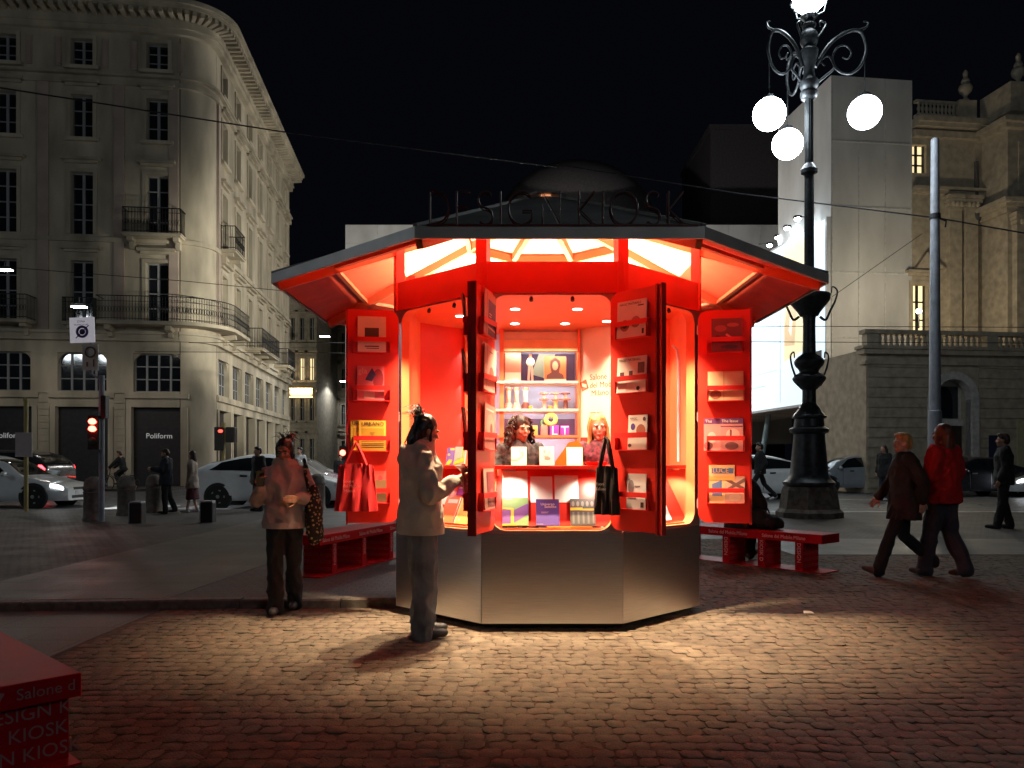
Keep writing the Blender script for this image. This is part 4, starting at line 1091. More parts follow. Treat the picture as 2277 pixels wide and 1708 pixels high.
book('poster', 'tall white poster with faint sketch lines at the back left of the centre display', 'poster', onslope(F0,-.285,.20), .20, .275, .003, (.84,.82,.78), [(.1,.3+.07*i,.8,.305+.07*i,(.7,.6,.55)) for i in range(5)])
book('poster', 'blank white poster at the back middle of the centre display', 'poster', onslope(F0,-.075,.20), .175, .225, .003, (.85,.84,.82))
book('poster', 'white poster with pale green wash at the back right of the centre display', 'poster', onslope(F0,.125,.20), .19, .235, .003, (.82,.84,.80), [(circ(.3,.7,.25,.2),(.72,.82,.76)), (circ(.75,.3,.15,.15),(.82,.72,.68)), (.85,.8,.95,.9,(.8,.6,.62))])
G_ = (.17,.28,.10); P_ = (.16,.06,.24); Y_ = (.85,.45,.03)
book('book', 'green and purple geometric book standing in the centre display', 'book', onslope(F0,-.283,.0) @ T(0,-.006,0), .205, .235, .012, G_, [([(0,.0),(.35,0),(.35,.58),(0,.6)],P_), ([(.45,.55),(1,.8),(1,.4),(.45,.1)],P_), ([(0,.58),(.42,.56),(.42,.62),(0,.64)],Y_), ([(.33,.0),(.43,0),(.43,.6),(.33,.6)],Y_), ([(0,0),(.6,0),(.45,.06),(0,.06)],Y_), (.1,.92,.4,.935,WH)])
book('book', 'purple book titled Universo Satellite standing in the centre display', 'book', onslope(F0,-.03,.0) @ T(0,-.006,0), .182, .22, .016, (.09,.045,.24), [(.22,.46,.5,.475,(.75,.5,.6)), (.22,.5,.55,.51,(.75,.5,.6)), (.0,.04,.3,.05,WH)], [('Universo', .2, .76, .030, (.85,.6,.62)), ('Satellite', .36, .66, .030, (.85,.6,.62))])
book('book', 'charcoal patterned book with a yellow band standing in the centre display', 'book', onslope(F0,.245,.0) @ T(0,-.006,0), .195, .225, .014, (.07,.065,.06), [(.0,.56,1,.62,Y_), (.0,.62,.5,.66,Y_)] + [(circ(.12+.19*i,.8,.06,.1),(.22,.2,.18)) for i in range(5)] + [(.08+.2*i,.06,.16+.2*i,.5,(.15,.14,.13)) for i in range(5)])
# left bay (face 7)
book('book', 'blue and yellow patterned book on the left bay counter', 'book', onc(F7,.02,.14), .10, .145, .016, (.10,.07,.30), [([(0,0),(.5,0),(.9,.35),(.5,.4)],Y_), (.2,.55,.9,.65,Y_), (.45,.3,.9,.95,(.14,.09,.34)), (.4,.85,.95,.95,Y_)])
book('book', 'pink and green book beside the patterned book on the left bay counter', 'book', onc(F7,.15,.13), .125, .15, .02, (.74,.30,.30), [([(.25,.4),(.7,.4),(.7,.95),(.9,.95),(.9,.3),(.25,.3)],(.2,.35,.12)), ([(0,0),(0,.15),(1,.4),(1,.2)],Y_)])
book('book', 'orange book lying back in the left bay display', 'book', onslope(F7,.02,.0), .17, .23, .01, (.70,.16,.05), [(.2,.75,.9,.9,WH), (circ(.3,.15,.05,.04),WH)])
book('book', 'amber book beside the orange book in the left bay display', 'book', onslope(F7,.215,.0), .17, .23, .01, (.84,.42,.10), [(.2,.78,.9,.92,WH), (circ(.3,.15,.05,.04),WH), (0,0,.12,1,(.86,.55,.25))])
book('leaflet', 'purple leaflet with white lines in the left bay display', 'leaflet', onslope(F7,.10,.25), .15, .19, .004, (.32,.05,.42), [(.1,.3+.2*i,.85,.38+.2*i,WH) for i in range(3)])
book('leaflet', 'small white leaflet at the left of the left bay display', 'leaflet', onslope(F7,-.11,.16), .09, .13, .004, WH)
# right bay (face 1)
book('leaflet', 'white sheet standing in the right bay display', 'leaflet', onslope(F1,.17,.01), .16, .20, .004, (.84,.83,.82))

# back shelf goods (kiosk frame)
B0 = KM
def shelf_thing(name, label, cat, x, z, y_=.97): return empty(name, M=KM @ T(x, y_, z), label=label, category=cat)
S1, S2, S3 = 2.132, 1.844, 1.572
pinkish = flat('shell_pink', (.80,.42,.33)); coral = flat('coral', (.80,.20,.12)); brown = flat('cocoa', (.14,.04,.03))
o = shelf_thing('display_box','tall coral box at the left of the top back shelf','box',-.30,S1)
MB().bbox(-.085,.085,-.05,.05,0,.31,.003).build('box_body', coral, o); MB().box(-.084,.084,-.0515,-.0502,.01,.10).build('box_label', flat('pale_peach',(.84,.55,.42)), o)
MB().box(.0,.06,-.09,-.055,0,.03).build('price_tag', WHITEPRINT, o)
o = shelf_thing('figurine','pale figurine with a round head and two legs on the top back shelf','figurine',-.115,S1)
MB().ell((0,0,.215),.045,.02,.048).build('disc_head', flat('cream_ceramic',(.85,.66,.5)), o, 60)
for s in (-1,1): MB().tube([(s*.012,0,.17),(s*.022,0,0)], [.015,.012], 10).build('leg', pinkish, o, 50)
MB().lathe([(.02,0),(.012,.02),(.016,.03),(.004,.04)],10,(0,0,.26)).build('topknot', coral, o, 50)
o = shelf_thing('portrait_board','orange board with a portrait of a long haired person on the top back shelf','picture',.145,S1)
MB().box(-.115,.115,-.012,.012,0,.275).build('board', flat('orange_board',(.82,.16,.05)), o)
MB().quad((-.115,-.0128,0),(.115,-.0128,0),(.115,-.0128,.035),(-.115,-.0128,.035)).build('caption_strip', flat('pale_peach'), o)
MB().quad(*[(x,-.0132,z) for x,z in [(-.095,.036),(.095,.036),(.085,.08),(.04,.105),(.055,.17),(.05,.225),(0,.26),(-.05,.225),(-.055,.17),(-.04,.105),(-.085,.08)]]).build('printed_hair', flat('print_brown',(.10,.03,.025)), o)
MB().quad(*[(.0+.03*cos(2*pi*i/14),-.0138,.175+.048*sin(2*pi*i/14)) for i in range(14)]).build('printed_face', flat('print_skin',(.72,.30,.16)), o)
for i,(x,lab,c1,c2) in enumerate(((-.26,'tall coral trophy with a bulbous foot on the second back shelf',coral,pinkish),(-.165,'tall white trophy with a cocoa foot on the second back shelf',flat('cream_ceramic'),brown),(-.345,'pale trophy at the far left of the second back shelf',pinkish,pinkish))):
    o = shelf_thing('trophy',lab,'trophy',x,S2)
    MB().lathe([(.05,0),(.05,.01),(.042,.02),(.046,.04),(.03,.07),(.022,.08)],14).build('foot', c2, o, 50)
    MB().lathe([(.022,.08),(.024,.2)],14).build('stem', pinkish if i==0 else c1, o, 50); MB().lathe([(.024,.2),(.035,.22),(.035,.235)],14).build('rim', coral, o, 50)
for i,(x,lab,c) in enumerate(((.03,'pink spool-shaped stand, leftmost of three on the second back shelf',pinkish),(.15,'yellow spool-shaped stand, middle of three on the second back shelf',flat('spool_yellow',(.85,.60,.22))),(.255,'cocoa spool-shaped stand, rightmost of three on the second back shelf',brown))):
    o = shelf_thing('spool_stand',lab,'stand',x,S2)
    MB().lathe([(.035,0),(.03,.012),(.022,.02),(.022,.10)],14).build('lower_stem', c, o, 50); MB().lathe([(.055,.10),(.055,.115)],16).build('lower_disc', coral, o, 50)
    MB().lathe([(.016,.115),(.016,.165)],12).build('upper_stem', flat('cream_ceramic'), o, 50); MB().lathe([(.05,.165),(.05,.178)],16).build('upper_disc', c if i==2 else coral, o, 50)
for x,lab in ((-.115,'small orange cube beside the cocoa footed trophy'),(.09,'small orange cube between the spool stands')):
    o = shelf_thing('cube_block',lab,'cube',x,S2,.9); MB().bbox(-.02,.02,-.02,.02,0,.036,.003).build('block', flat('orange_plastic'), o)
o = shelf_thing('ring_vase','yellow green ring vase on the third back shelf','vase',.10,S3+.115)
MB().tube([(.05*cos(2*pi*i/20),0,.055+.05*sin(2*pi*i/20)) for i in range(20)], .024, 10, closed=True).build('ring', flat('vase_yellow',(.62,.45,.06)), o, 60)
MB().tube([(-.07+.03*cos(2*pi*i/14),.03,.02+.03*sin(2*pi*i/14)) for i in range(14)], .012, 8, closed=True).build('leaf_ring', flat('vase_green',(.10,.22,.08)), o, 60)
for i,(x,w,c,lab,ch) in enumerate(((-.09,.10,(.85,.45,.12),'orange ring-printed box on the third back shelf',''),(.03,.07,(.75,.20,.16),'coral box beside the letter boxes on the third back shelf',''),(.135,.09,(.55,.05,.42),'magenta box with a white L on the third back shelf','L'),(.245,.09,(.42,.04,.46),'violet box with a white T on the third back shelf','T'))):
    o = shelf_thing('gift_box',lab,'box',x,S3); MB().bbox(-w/2,w/2,-.04,.04,0,.105,.002).build('box_body', ink(c), o)
    if ch: text(ch, .13, WHITEPRINT, o, T(0,-.0412,.008), sx=1.1)
    elif i == 0: MB().tube([(.03*cos(2*pi*k/14),-.042,.05+.03*sin(2*pi*k/14)) for k in range(14)], .005, 6, closed=True).build('printed_ring', flat('vase_yellow'), o)
# an orange stool back and a red bowl behind the counter
o = empty('chair', M=KM @ T(.17,-.42,.12), label='orange moulded chair back rising behind the counter between the two sellers', category='chair')
MB().prism([(-.11,.62),(.13,.62),(.16,.9),(.15,1.30),(.10,1.37),(.02,1.35),(-.10,1.18)], .0, .03).build('backrest', flat('orange_plastic'), o)
MB().box(-.18,.2,-.3,.0,.6,.63).build('seat', flat('orange_plastic'), o)
for x in (-.15,.17):
    for y_ in (-.27,-.03): MB().tube([(x,y_,0),(x,y_,.6)], .012, 8).build('leg', DARKMETAL, o)
o = empty('tray', M=F0 @ T(.36,.2,CZ), label='shallow red tray on the counter at the right shutter', category='tray')
MB().lathe([(.07,0),(.095,.03),(.09,.03),(.066,.006)],20).build('dish', RED, o, 50)

# tote bags on hooks
def tote(name, label, M, w, h, c, hl, textlines, tc):
    e = empty(name, M=M, label=label, category='bag')
    b = MB(); n = 16; m_ = 10; vs = []; fs = []
    for side in (-1, 1):
        for i in range(m_+1):
            t = i/m_; ww = w/2*(1 - .16*(1-t)**1.0) if t < .999 else w/2
            ww = w/2*(.80 + .20*t)
            for j in range(n+1):
                x = -ww + 2*ww*j/n; g = (1-(2*j/n-1)**2)
                fold = .012*sin(j*1.25 + t*2)*(t*.6+.5) + .008*sin(j*2.9 + 1 + t*4)
                sag = .02*(abs(2*j/n-1)**2)*(1 if t < .1 else 0)
                vs.append((x, side*(.006 + .03*g*min(1, t*1.6)) + fold, -hl - h*t - sag))
    q = (m_+1)*(n+1)
    for sd_ in (0, 1):
        for i in range(m_):
            for j in range(n):
                a = sd_*q + i*(n+1) + j
                f = (a, a+1, a+n+2, a+n+1); fs.append(f if sd_ else f[::-1])
    for i in range(m_): fs += [(i*(n+1), (i+1)*(n+1), q+(i+1)*(n+1), q+i*(n+1)), (i*(n+1)+n, q+i*(n+1)+n, q+(i+1)*(n+1)+n, (i+1)*(n+1)+n)]
    for j in range(n): fs.append((m_*(n+1)+j, m_*(n+1)+j+1, q+m_*(n+1)+j+1, q+m_*(n+1)+j))
    b.add(vs, fs); b.build('bag_body', c, e, 70)
    for s in (-.02, .02):
        b = MB(); b.tube([(-w*.26, s*.6, -hl-.02), (-w*.14, s, -hl*.5), (-.012, s*.4, -.01), (.0, s*.2, .008), (.012, s*.4, -.01), (w*.13, s, -hl*.5), (w*.24, s*.6, -hl-.02)], .0105, 6); b.build('handle', c, e, 60)
    MB().tube([(0,.02,.0),(0,-.03,.0),(0,-.035,.015)], .007, 8).build('hook_knot', c, e, 50)
    for i, s in enumerate(textlines): text(s, h*.085, tc, e, T(-w*.28, -.058, -hl-h*(.40+.1*i)), align='LEFT')
    return e
M, s = SHUT['ol']
tote('tote_bag', 'red cotton tote bag hanging from the outer left shutter', KM @ M @ T(-.355, -.085, 1.45, radians(-8)), .36, .40, mat('red_cotton',(.60,.015,.02),.85,var=.08,bump=.2,bscale=120), .16, ('Salone','del Mobile','.Milano'), flat('tote_print',(.72,.22,.20)))
M, s = SHUT['cr']
tote('tote_bag', 'black tote bag hanging from the centre right shutter', KM @ M @ T(.035, -.10, 1.475, radians(15)), .215, .37, mat('black_cotton',(.012,.012,.012),.75,var=.2,bump=.2,bscale=90), .2, ('Fuori','Salone'), flat('tote_print_grey',(.3,.3,.3)))

# ------------------------------------------------------------------ benches around the kiosk
benchtext = flat('bench_print', (.86,.62,.60), .5)
def bench(label, corner, d_long, L, wdir, z0=0.0, rot=False):
    """corner: ground point of the front corner; d_long: along the bench; wdir: across"""
    d, w = V(d_long).normalized(), V(wdir).normalized()
    M = Matrix(((d.x, w.x, 0, corner[0]), (d.y, w.y, 0, corner[1]), (0,0,1,z0), (0,0,0,1)))
    e = empty('bench', M=M, label=label, category='bench', group='red benches around the kiosk')
    MB().bbox(0, L, 0, .40, .345, .45, .004).build('seat', REDGLOSS, e)
    MB().box(.0, L, 0, .40, .0, .012).build('base_plate', REDGLOSS, e)
    return e, M
def bench_legs(e, L, xs, lw=.10):
    legs = []
    for x in xs:
        o = MB().box(x, x+lw, .02, .38, .0125, .345).build('leg', REDGLOSS, e); legs.append(o)
    return legs
# right bench: the long front faces the square; text reads left to right, so x runs towards the right-hand end
c0 = V((2.02, 11.02)); c1 = V((3.57, 9.21)); d = (c1-c0).normalized()
e, M = bench('red lettered bench right of the kiosk with a dark figure sitting on it', c0, d, (c1-c0).length, V((-d.y, d.x)))
L = (c1-c0).length
for x, s in ((.32,'DESIGN'),(1.02,'DESIGN'),(1.53,'KIOSK D'),(2.03,'DESIGN')):
    o = MB().box(x, x+.10, .02, .38, .0125, .345).build('leg', REDGLOSS, e)
    text(s, .068, benchtext, o, T(x+.028, .018, .335) @ Matrix.Rotation(pi/2, 4, 'Y'), align='LEFT')
    for i in range(4): text('DESIGN KIOSK', .052, flat('bench_print_dim',(.60,.12,.13)), o, T(x+.102, .03, .27-.075*i) @ Matrix.Rotation(pi/2, 4, 'Z'), align='LEFT')
for i, x in enumerate((.03, .82, 1.60)): text('Salone del Mobile.Milano', .062, benchtext, e, T(x, -.0015, .375), align='LEFT', sx=.92)
# left bench: its front corner is at the left, x runs towards the kiosk
c0 = V((-2.02, 8.42)); d = V((.31,.95)).normalized()
e, M = bench('red lettered bench left of the kiosk behind the person in the pale hoodie', c0, d, 2.3, V((-d.y, d.x)), .069)
for x, s in ((.28,'DESIGN'),(.95,'KIOSK'),(1.65,'DESIGN')):
    o = MB().box(x, x+.10, .02, .38, .0125, .345).build('leg', REDGLOSS, e)
    text(s, .068, benchtext, o, T(x+.028, .018, .335) @ Matrix.Rotation(pi/2, 4, 'Y'), align='LEFT')
    for i in range(4): text('DESIGN KIOSK', .052, flat('bench_print_dim'), o, T(x-.002, .37, .27-.075*i) @ Matrix.Rotation(-pi/2, 4, 'Z'), align='LEFT')
for x in (.05, .84, 1.62): text('Salone del Mobile.Milano', .062, benchtext, e, T(x, -.0015, .375), align='LEFT', sx=.92)
# near bench, only its end in view at the lower left
c0 = V((-1.86, 3.46)); d = V((-.73,.69)).normalized(); wv = V((-.69,-.73)).normalized()
M = Matrix(((-d.x, -wv.x*-1, 0, c0.x), (-d.y, -wv.y*-1, 0, c0.y), (0,0,1,0), (0,0,0,1)))
e = empty('bench', (c0.x, c0.y, 0), 0, 'corner of a dark red lettered bench closest to the viewer', 'bench', 'red benches around the kiosk')
NB = Matrix(((-wv.x, d.x, 0, 0), (-wv.y, d.y, 0, 0), (0,0,1,0), (0,0,0,1)))   # x runs right along the end face, y away along the bench
MB().bbox(-.42, 0, 0, 2.2, .30, .40, .004).build('seat', REDGLOSS, e, None, NB)
MB().box(-.42, 0, 0, 2.2, 0, .012).build('base_plate', REDGLOSS, e, None, NB)
for y_ in (.10, 1.0, 1.9):
    o = MB().box(-.40, -.02, y_, y_+.1, .0125, .30).build('leg', REDGLOSS, e, None, NB)
    if y_ < .5:
        for i, s in enumerate(('DESIGN K','SK KIOSK','IGN KIOSK')): text(s, .082, flat('bench_print_dim2',(.36,.20,.20)), o, T(-.37, y_-.002, .215-.088*i), align='LEFT')
text('Salone d', .066, flat('bench_print_dim2'), e, NB @ T(-.25, -.0015, .332), align='LEFT')
MB().prism([(-.33,.335),(-.31,.335),(-.29,.37),(-.31,.375)], -.0015, -.001).build('emblem', flat('bench_print_dim2'), e, None, NB)
# ------------------------------------------------------------------ lamp post with hanging globes
LPX, LPY = 6.83, 18.4
GLOBE = mat('milk_glass_globe', (1,1,1), .4, emit=46, ecol=(.84,.94,1.0), var=.01)
def lamp_post(loc, label, arms, group=None):
    e = empty('lamp_post', loc, label=label, category='lamp post', group=group)
    MB().lathe([(.74,-.02),(.74,.12),(.66,.2),(.60,.62),(.57,.70)], 8).build('stone_plinth', mat('plinth_granite', (.13,.11,.09), .8, var=.3, scale=8, bump=.2), e)
    MB().lathe([(.54,.70),(.58,.76),(.58,.80),(.50,.86),(.46,.92),(.42,1.0),(.36,1.65),(.34,1.9),(.42,1.94),(.44,1.98),(.44,2.02),(.34,2.08),(.32,2.25),(.38,2.28),(.38,2.32),(.30,2.4),(.24,2.5),(.16,2.62)], 12).build('pedestal', CASTIRON, e, 32)
    MB().lathe(smooth_path([(.155,2.6),(.15,2.9),(.19,2.95),(.36,3.15),(.33,3.25),(.22,3.32),(.24,3.4),(.30,3.47),(.33,3.58),(.25,3.68),(.16,3.75),(.145,3.85),(.14,4.55),(.2,4.62),(.26,4.72),(.44,4.95),(.47,5.06),(.42,5.12),(.12,5.14)], 4), 24).build('lower_shaft', CASTIRON, e, 40)
    b = MB(); b.lathe([(.115,5.1),(.105,7.6),(.105,7.86),(.18,7.9),(.19,7.98),(.12,8.08),(.10,8.12)], 16)
    b.build('upper_shaft', CASTIRON, e, 40)
    b = MB(); b.lathe([(.082,8.1),(.082,9.6)], 16)
    for i in range(12):
        t = 2*pi*i/12; b.tube([(.082*cos(t),.082*sin(t),8.15),(.082*cos(t),.082*sin(t),9.58)], .014, 5)
    b.build('fluted_shaft', CASTIRON, e, 40)
    MB().lathe(smooth_path([(.09,9.58),(.17,9.62),(.2,9.75),(.16,9.8),(.2,9.88),(.21,10.0),(.14,10.1),(.12,10.3),(.19,10.6),(.2,10.72),(.13,10.78),(.17,10.85),(.2,10.95),(.18,11.1),(.12,11.2),(.16,11.3),(.1,11.4),(.2,11.5),(.12,11.54)], 3), 20).build('hub', CASTIRON, e, 40)
    b = MB()
    for i in range(6):
        t = 2*pi*i/6; b.tube([(.1*cos(t),.1*sin(t),11.5),(.34*cos(t),.34*sin(t),11.62),(.4*cos(t),.4*sin(t),11.85)], .016, 6)
    b.tube([(.4*cos(2*pi*i/20),.4*sin(2*pi*i/20),11.85) for i in range(20)], .02, 6, closed=True); b.build('globe_cradle', CASTIRON, e, 50)
    g = MB().ell((0,0,11.98), .38, .38, .38, 40, 26).build('globe', GLOBE, e, 60)
    for zb_, R_ in ((4.95, .44), (3.45, .30)):
        for q_ in (-1, 1):
            b = MB(); pts = smooth_path([(q_*R_*.55,-.02,zb_-.35), (q_*R_*.85,-.02,zb_-.42), (q_*R_*1.1,-.02,zb_-.2), (q_*R_*1.35,-.02,zb_+.02), (q_*R_*1.45,-.02,zb_+.25), (q_*R_*1.2,-.02,zb_+.34), (q_*R_*1.15,-.02,zb_+.2)], 4)
            b.tube(pts, [.032-.018*i/(len(pts)-1) for i in range(len(pts))], 7); b.build('scroll_bracket', CASTIRON, e, 60)
    for ax, ay, drop in arms:
        R = sqrt(ax*ax+ay*ay); q = V((ax/R, ay/R, 0))
        P = lambda r, z: (q.x*r, q.y*r, z)
        b = MB()
        def scroll(pts, r0, r1, n):
            q_ = smooth_path(pts, 4); m_ = len(q_)-1
            b.tube(q_, [r0+(r1-r0)*i/m_ for i in range(m_+1)], n)
        scroll([P(.14,10.35), P(R*.35,10.85), P(R*.65,11.15), P(R*.9,11.2), P(R*1.0,11.0), P(R*1.02,10.7), P(R*.9,10.35), P(R*.7,10.2), P(R*.5,10.3), P(R*.42,10.55), P(R*.5,10.8), P(R*.66,10.85), P(R*.76,10.7), P(R*.7,10.55), P(R*.6,10.58)], .045, .016, 8)
        scroll([P(.14,9.95), P(R*.3,10.15), P(R*.45,10.35), P(R*.35,10.6), P(R*.22,10.5), P(R*.28,10.38)], .035, .016, 7)
        scroll([P(R*.85,11.2), P(R*1.02,11.28), P(R*1.06,11.4), P(R*.98,11.42)], .03, .016, 6)
        scroll([P(.12,10.9), P(R*.25,11.2), P(R*.3,11.35), P(R*.2,11.4), P(R*.2,11.28)], .03, .014, 6)
        b.build('scroll_arm', CASTIRON, e, 60)
        zt = 10.55; zc = drop
        b = MB(); b.tube([P(R,zt), P(R,zc+.44)], .012, 6); b.lathe([(.02,.0),(.12,-.05),(.16,-.13),(.15,-.14)], 14, P(R,zc+.48)); b.build('hanger', CASTIRON, e, 50)
        MB().ell(P(R,zc), .37, .37, .37, 40, 26).build('globe', GLOBE, e, 60)
    return e
lamp_post((LPX, LPY, 0), 'tall ornate cast iron lamp post with glowing white globes behind the right bench', [(1.30, .05, 9.32), (-.90, .05, 9.28), (.02, 1.5, 9.16)])
# the square's other lamp posts stand outside the picture and light it as this one does
lamp_post((-26.0, 9.0, 0), 'ornate cast iron globe lamp post standing west of the square, outside the view', [(1.3, 0, 9.3), (-1.3, 0, 9.3), (0, 1.3, 9.3)])
lamp_post((11.0, -17.0, 0), 'ornate cast iron globe lamp post standing behind the viewer, outside the view', [(1.3, 0, 9.3), (-1.3, 0, 9.3), (0, 1.3, 9.3)])

# ------------------------------------------------------------------ street lights, wires, poles, signs
LEDM = mat('led_panel', (1,1,1), emit=55, ecol=(.92,.97,1), var=.01)
def hanging_light(px, py, Y, label, watts, w=.6, col=(.9,.96,1), cone=150):
    p = at(px, py, Y); e = empty('street_light', p, label=label, category='street light', group='street lights strung over the streets')
    MB().prism([(-w/2,.0),(w/2,.0),(w*.35,.10),(-w*.35,.10)], -.14, .14).build('housing', DARKMETAL, e)
    MB().box(-w*.42, w*.42, -.11, .11, -.03, -.001).build('led_panel', LEDM, e)
    MB().tube([(0,0,.1),(0,0,.35)], .015, 6).build('suspension', DARKMETAL, e)
    light('SPOT', 'street_light_lamp', watts, col, e, T(0,0,-.06), .15, cone, .3)
    return p
s1 = hanging_light(10, 600, 29, 'street light hung over the road at the left picture edge', 250, col=(1,.9,.76), cone=170)
s2 = hanging_light(176, 682, 30.5, 'small street light hung over the road in front of the long balcony', 150, col=(1,.9,.76), cone=170)
s3 = hanging_light(722, 748, 52, 'bright street light hung over the side street under the canopy corner', 500, .7)
s4 = hanging_light(763, 848, 70, 'distant small street light low over the side street', 500, .6)
# added floodlight, unseen behind the kiosk canopy, that lights the palazzo corner
p5 = V((-3.0, 31.0, 6.3))
e5 = empty('facade_fill_light', p5, label='added floodlight for the palazzo corner hidden behind the kiosk canopy', category='floodlight')
MB().lathe([(.34,0),(.3,.12),(.12,.25),(.03,.4)], 16).build('housing', DARKMETAL, e5, 40); MB().lathe([(.3,-.06),(.3,-.002)], 16).build('led_panel', LEDM, e5)
MB().tube([(0,0,.4),(0,0,.9)], .015, 6).build('suspension', DARKMETAL, e5)
aim = V((cos(radians(128)), sin(radians(128)), .27)).to_track_quat('-Z', 'Y').to_matrix().to_4x4()
light('SPOT', 'facade_fill', 6000, (1,.97,.83), e5, T(0,0,-.25) @ aim, .10, 66, .42)
hanging_light(930, 548, 24.5, 'added unseen street light over the road right behind the kiosk canopy', 1500, .7, cone=112)  # added to brighten the road and cars, unseen behind the canopy
for px_, lab in ((1085, 'left'), (1440, 'right')):  # two added lamps, unseen behind the kiosk, that brighten the sheeted wall
    q = at(px_, 625, 47)
    e = empty('wall_fill_lantern', q, label='added unseen lantern lighting the sheeted wall, %s of two behind the kiosk' % ('first' if lab == 'left' else 'second'), category='street light', group='added lanterns before the sheeted wall')
    MB().lathe([(.3,0),(.26,.12),(.1,.22),(.03,.35)], 16).build('housing', DARKMETAL, e, 40); MB().tube([(0,0,.3),(0,0,.9)], .015, 6).build('suspension', DARKMETAL, e)
    MB().ell((0,0,-.04), .24,.24,.12).build('diffuser', LEDM, e, 60)
    light('POINT', 'wall_fill_lamp', 2100, (1,.95,.88), e, T(0,0,-.3), .2)
q = V((1.5, 66, 21.0)); e = empty('dome_fill_lamp', (q.x, q.y, 19.4), label='small added lamp lighting the dome, unseen behind the kiosk canopy', category='lamp')  # added lamp, hidden by the kiosk, that lifts the dome from the sky
MB().tube([(0,0,-.6),(0,0,1.5)], .04, 6).build('post', DARKMETAL, e); MB().ell((0,0,1.6), .1,.1,.1).build('bulb', mat('hot_bulb'), e, 60)
light('POINT', 'dome_fill_light', 22, (1,.9,.8), e, T(0,0,1.8), .1)
WIRE = mat('overhead_wire', (.01,.01,.012), .5)
def wire(label, pts, r=.012, sag=0.0):
    P = []
    for i in range(len(pts)-1):
        a, c = V(pts[i]), V(pts[i+1])
        for k in range(10):
            t = k/10; q = a.lerp(c, t); q.z -= sag*4*t*(1-t); P.append(q)
    P.append(V(pts[-1]))
    o = MB().tube(P, r, 5).build('overhead_wire', WIRE, None, 60, label=label, category='wire', group='overhead wires')
    return o
wire('thick span wire crossing the upper palazzo front', [at(-60, 186, 20), at(620, 292, 24), at(1240, 372, 26)], .022)
wire('span wire running from the sky above the kiosk to the plain pole', [at(1240, 366, 26), at(1640, 430, 22), at(2076, 484, 19.5)], .018)
wire('span wire from the plain pole to the right picture edge', [at(2080, 484, 19.5), at(2400, 540, 18)], .018)
wire('thin wire sagging across the palazzo to the canopy corner', [at(-40, 590, 25), at(420, 626, 27), at(660, 650, 30)], .012)
wire('tram wire behind the lamp post, upper of the two', [at(1640, 725, 27), at(2300, 728, 27)], .012)
wire('tram wire behind the lamp post, lower of the two', [at(1640, 760, 27), at(2300, 763, 27)], .012)
wire('slanting stay wire between the lamp post and the sheeting', [at(1850, 660, 24), at(2050, 520, 26)], .01)
wire('tram wire passing in front of the street house, upper of the pair', [at(420, 762, 30), at(800, 762, 34)], .012)
wire('tram wire passing in front of the street house, lower of the pair', [at(300, 782, 30), at(800, 785, 34)], .012)
# plain tapered pole on the right
pp = at(2079, 1022, 19.5)
pole = empty('mast', (pp.x, 19.5, 0), label='plain grey tapered tram mast behind the person in the red jacket', category='pole')
GREYPAINT = mat('grey_mast_paint', (.30,.32,.36), .5, var=.1)
top = CAMH + (HZ-310)*19.5/F
MB().lathe([(.16,-.02),(.155,2.5),(.135,2.52),(.09,top)], 16).build('shaft', GREYPAINT, pole, 40)
MB().lathe([(.09,top),(.06,top+.03)], 16).build('cap', GREYPAINT, pole, 40)
MB().lathe([(.13,0),(.13,.12)], 14, (0,0,CAMH+(HZ-487)*19.5/F)).tube([(.1,0,7.2),(.22,-.1,7.1),(.2,-.1,6.95)], .02, 6).build('clamp', DARKMETAL, pole)
# traffic signal mast with signs at the left
sp = gnd(226, 1160, .07)
SIG = empty('traffic_signal', sp, label='traffic signal mast with two red lamps and square zone signs at the left', category='traffic light')
dk = sp.y
def zz(py): return CAMH + (HZ-py)*dk/F - .07
def xx(px): return (px-226)*dk/F
MB().tube([(0,0,0),(0,0,zz(835))], .055, 12).tube([(0,0,zz(845)),(xx(205),-.02,zz(832)),(xx(205),-.02,zz(705))], .03, 8).build('mast', GREYPAINT, SIG, 40)
TRH = mat('signal_housing', (.015,.018,.016), .5)
sh_ = MB().bbox(xx(203),xx(228),-.16,.06,zz(1000),zz(925),.02).build('signal_housing', TRH, SIG)
REDLAMP = mat('red_signal_lens', (1,.03,.02), .3, emit=26, ecol=(1,.05,.03))
for py in (938, 954):
    MB().ell((xx(215),-.165,zz(py)), .085, .03, .06).build('red_lens', REDLAMP, SIG, 60)
    MB().tube([(xx(215)+.09*cos(a),-.18,zz(py)+.07*sin(a)) for a in [pi*i/8 for i in range(9)]], .012, 5).build('visor', TRH, SIG)
light('POINT', 'red_signal_light', 2, (1,.03,.02), SIG, T(xx(215),-.35,zz(946)), .06)
MB().ell((xx(215),-.162,zz(982)), .085, .02, .08).build('dark_lens', flat('dark_green_lens',(.01,.05,.03)), SIG, 60)
MB().bbox(xx(229),xx(240),-.1,.06,zz(930),zz(880),.01).build('signal_housing', TRH, SIG)
sg = MB().box(xx(174),xx(229),-.07,-.055,zz(762),zz(706)).build('zone_sign', mat('lit_sign_white',(.62,.60,.60),.5,emit=.28,ecol=(.9,.85,.95)), SIG, None, T(0,0,0,0,0,radians(-2)))
SV = flat('sign_violet',(.16,.07,.30))
MB().tube([(xx(202)+.10*cos(2*pi*i/20),-.074,zz(738)+.10*sin(2*pi*i/20)) for i in range(20)], .028, 6, closed=True).ell((xx(202),-.072,zz(738)), .06,.008,.06).beam((xx(188),-.078,zz(752)),(xx(217),-.078,zz(724)),.01,.03,(0,1,0)).build('sign_symbol', SV, sg, 50)
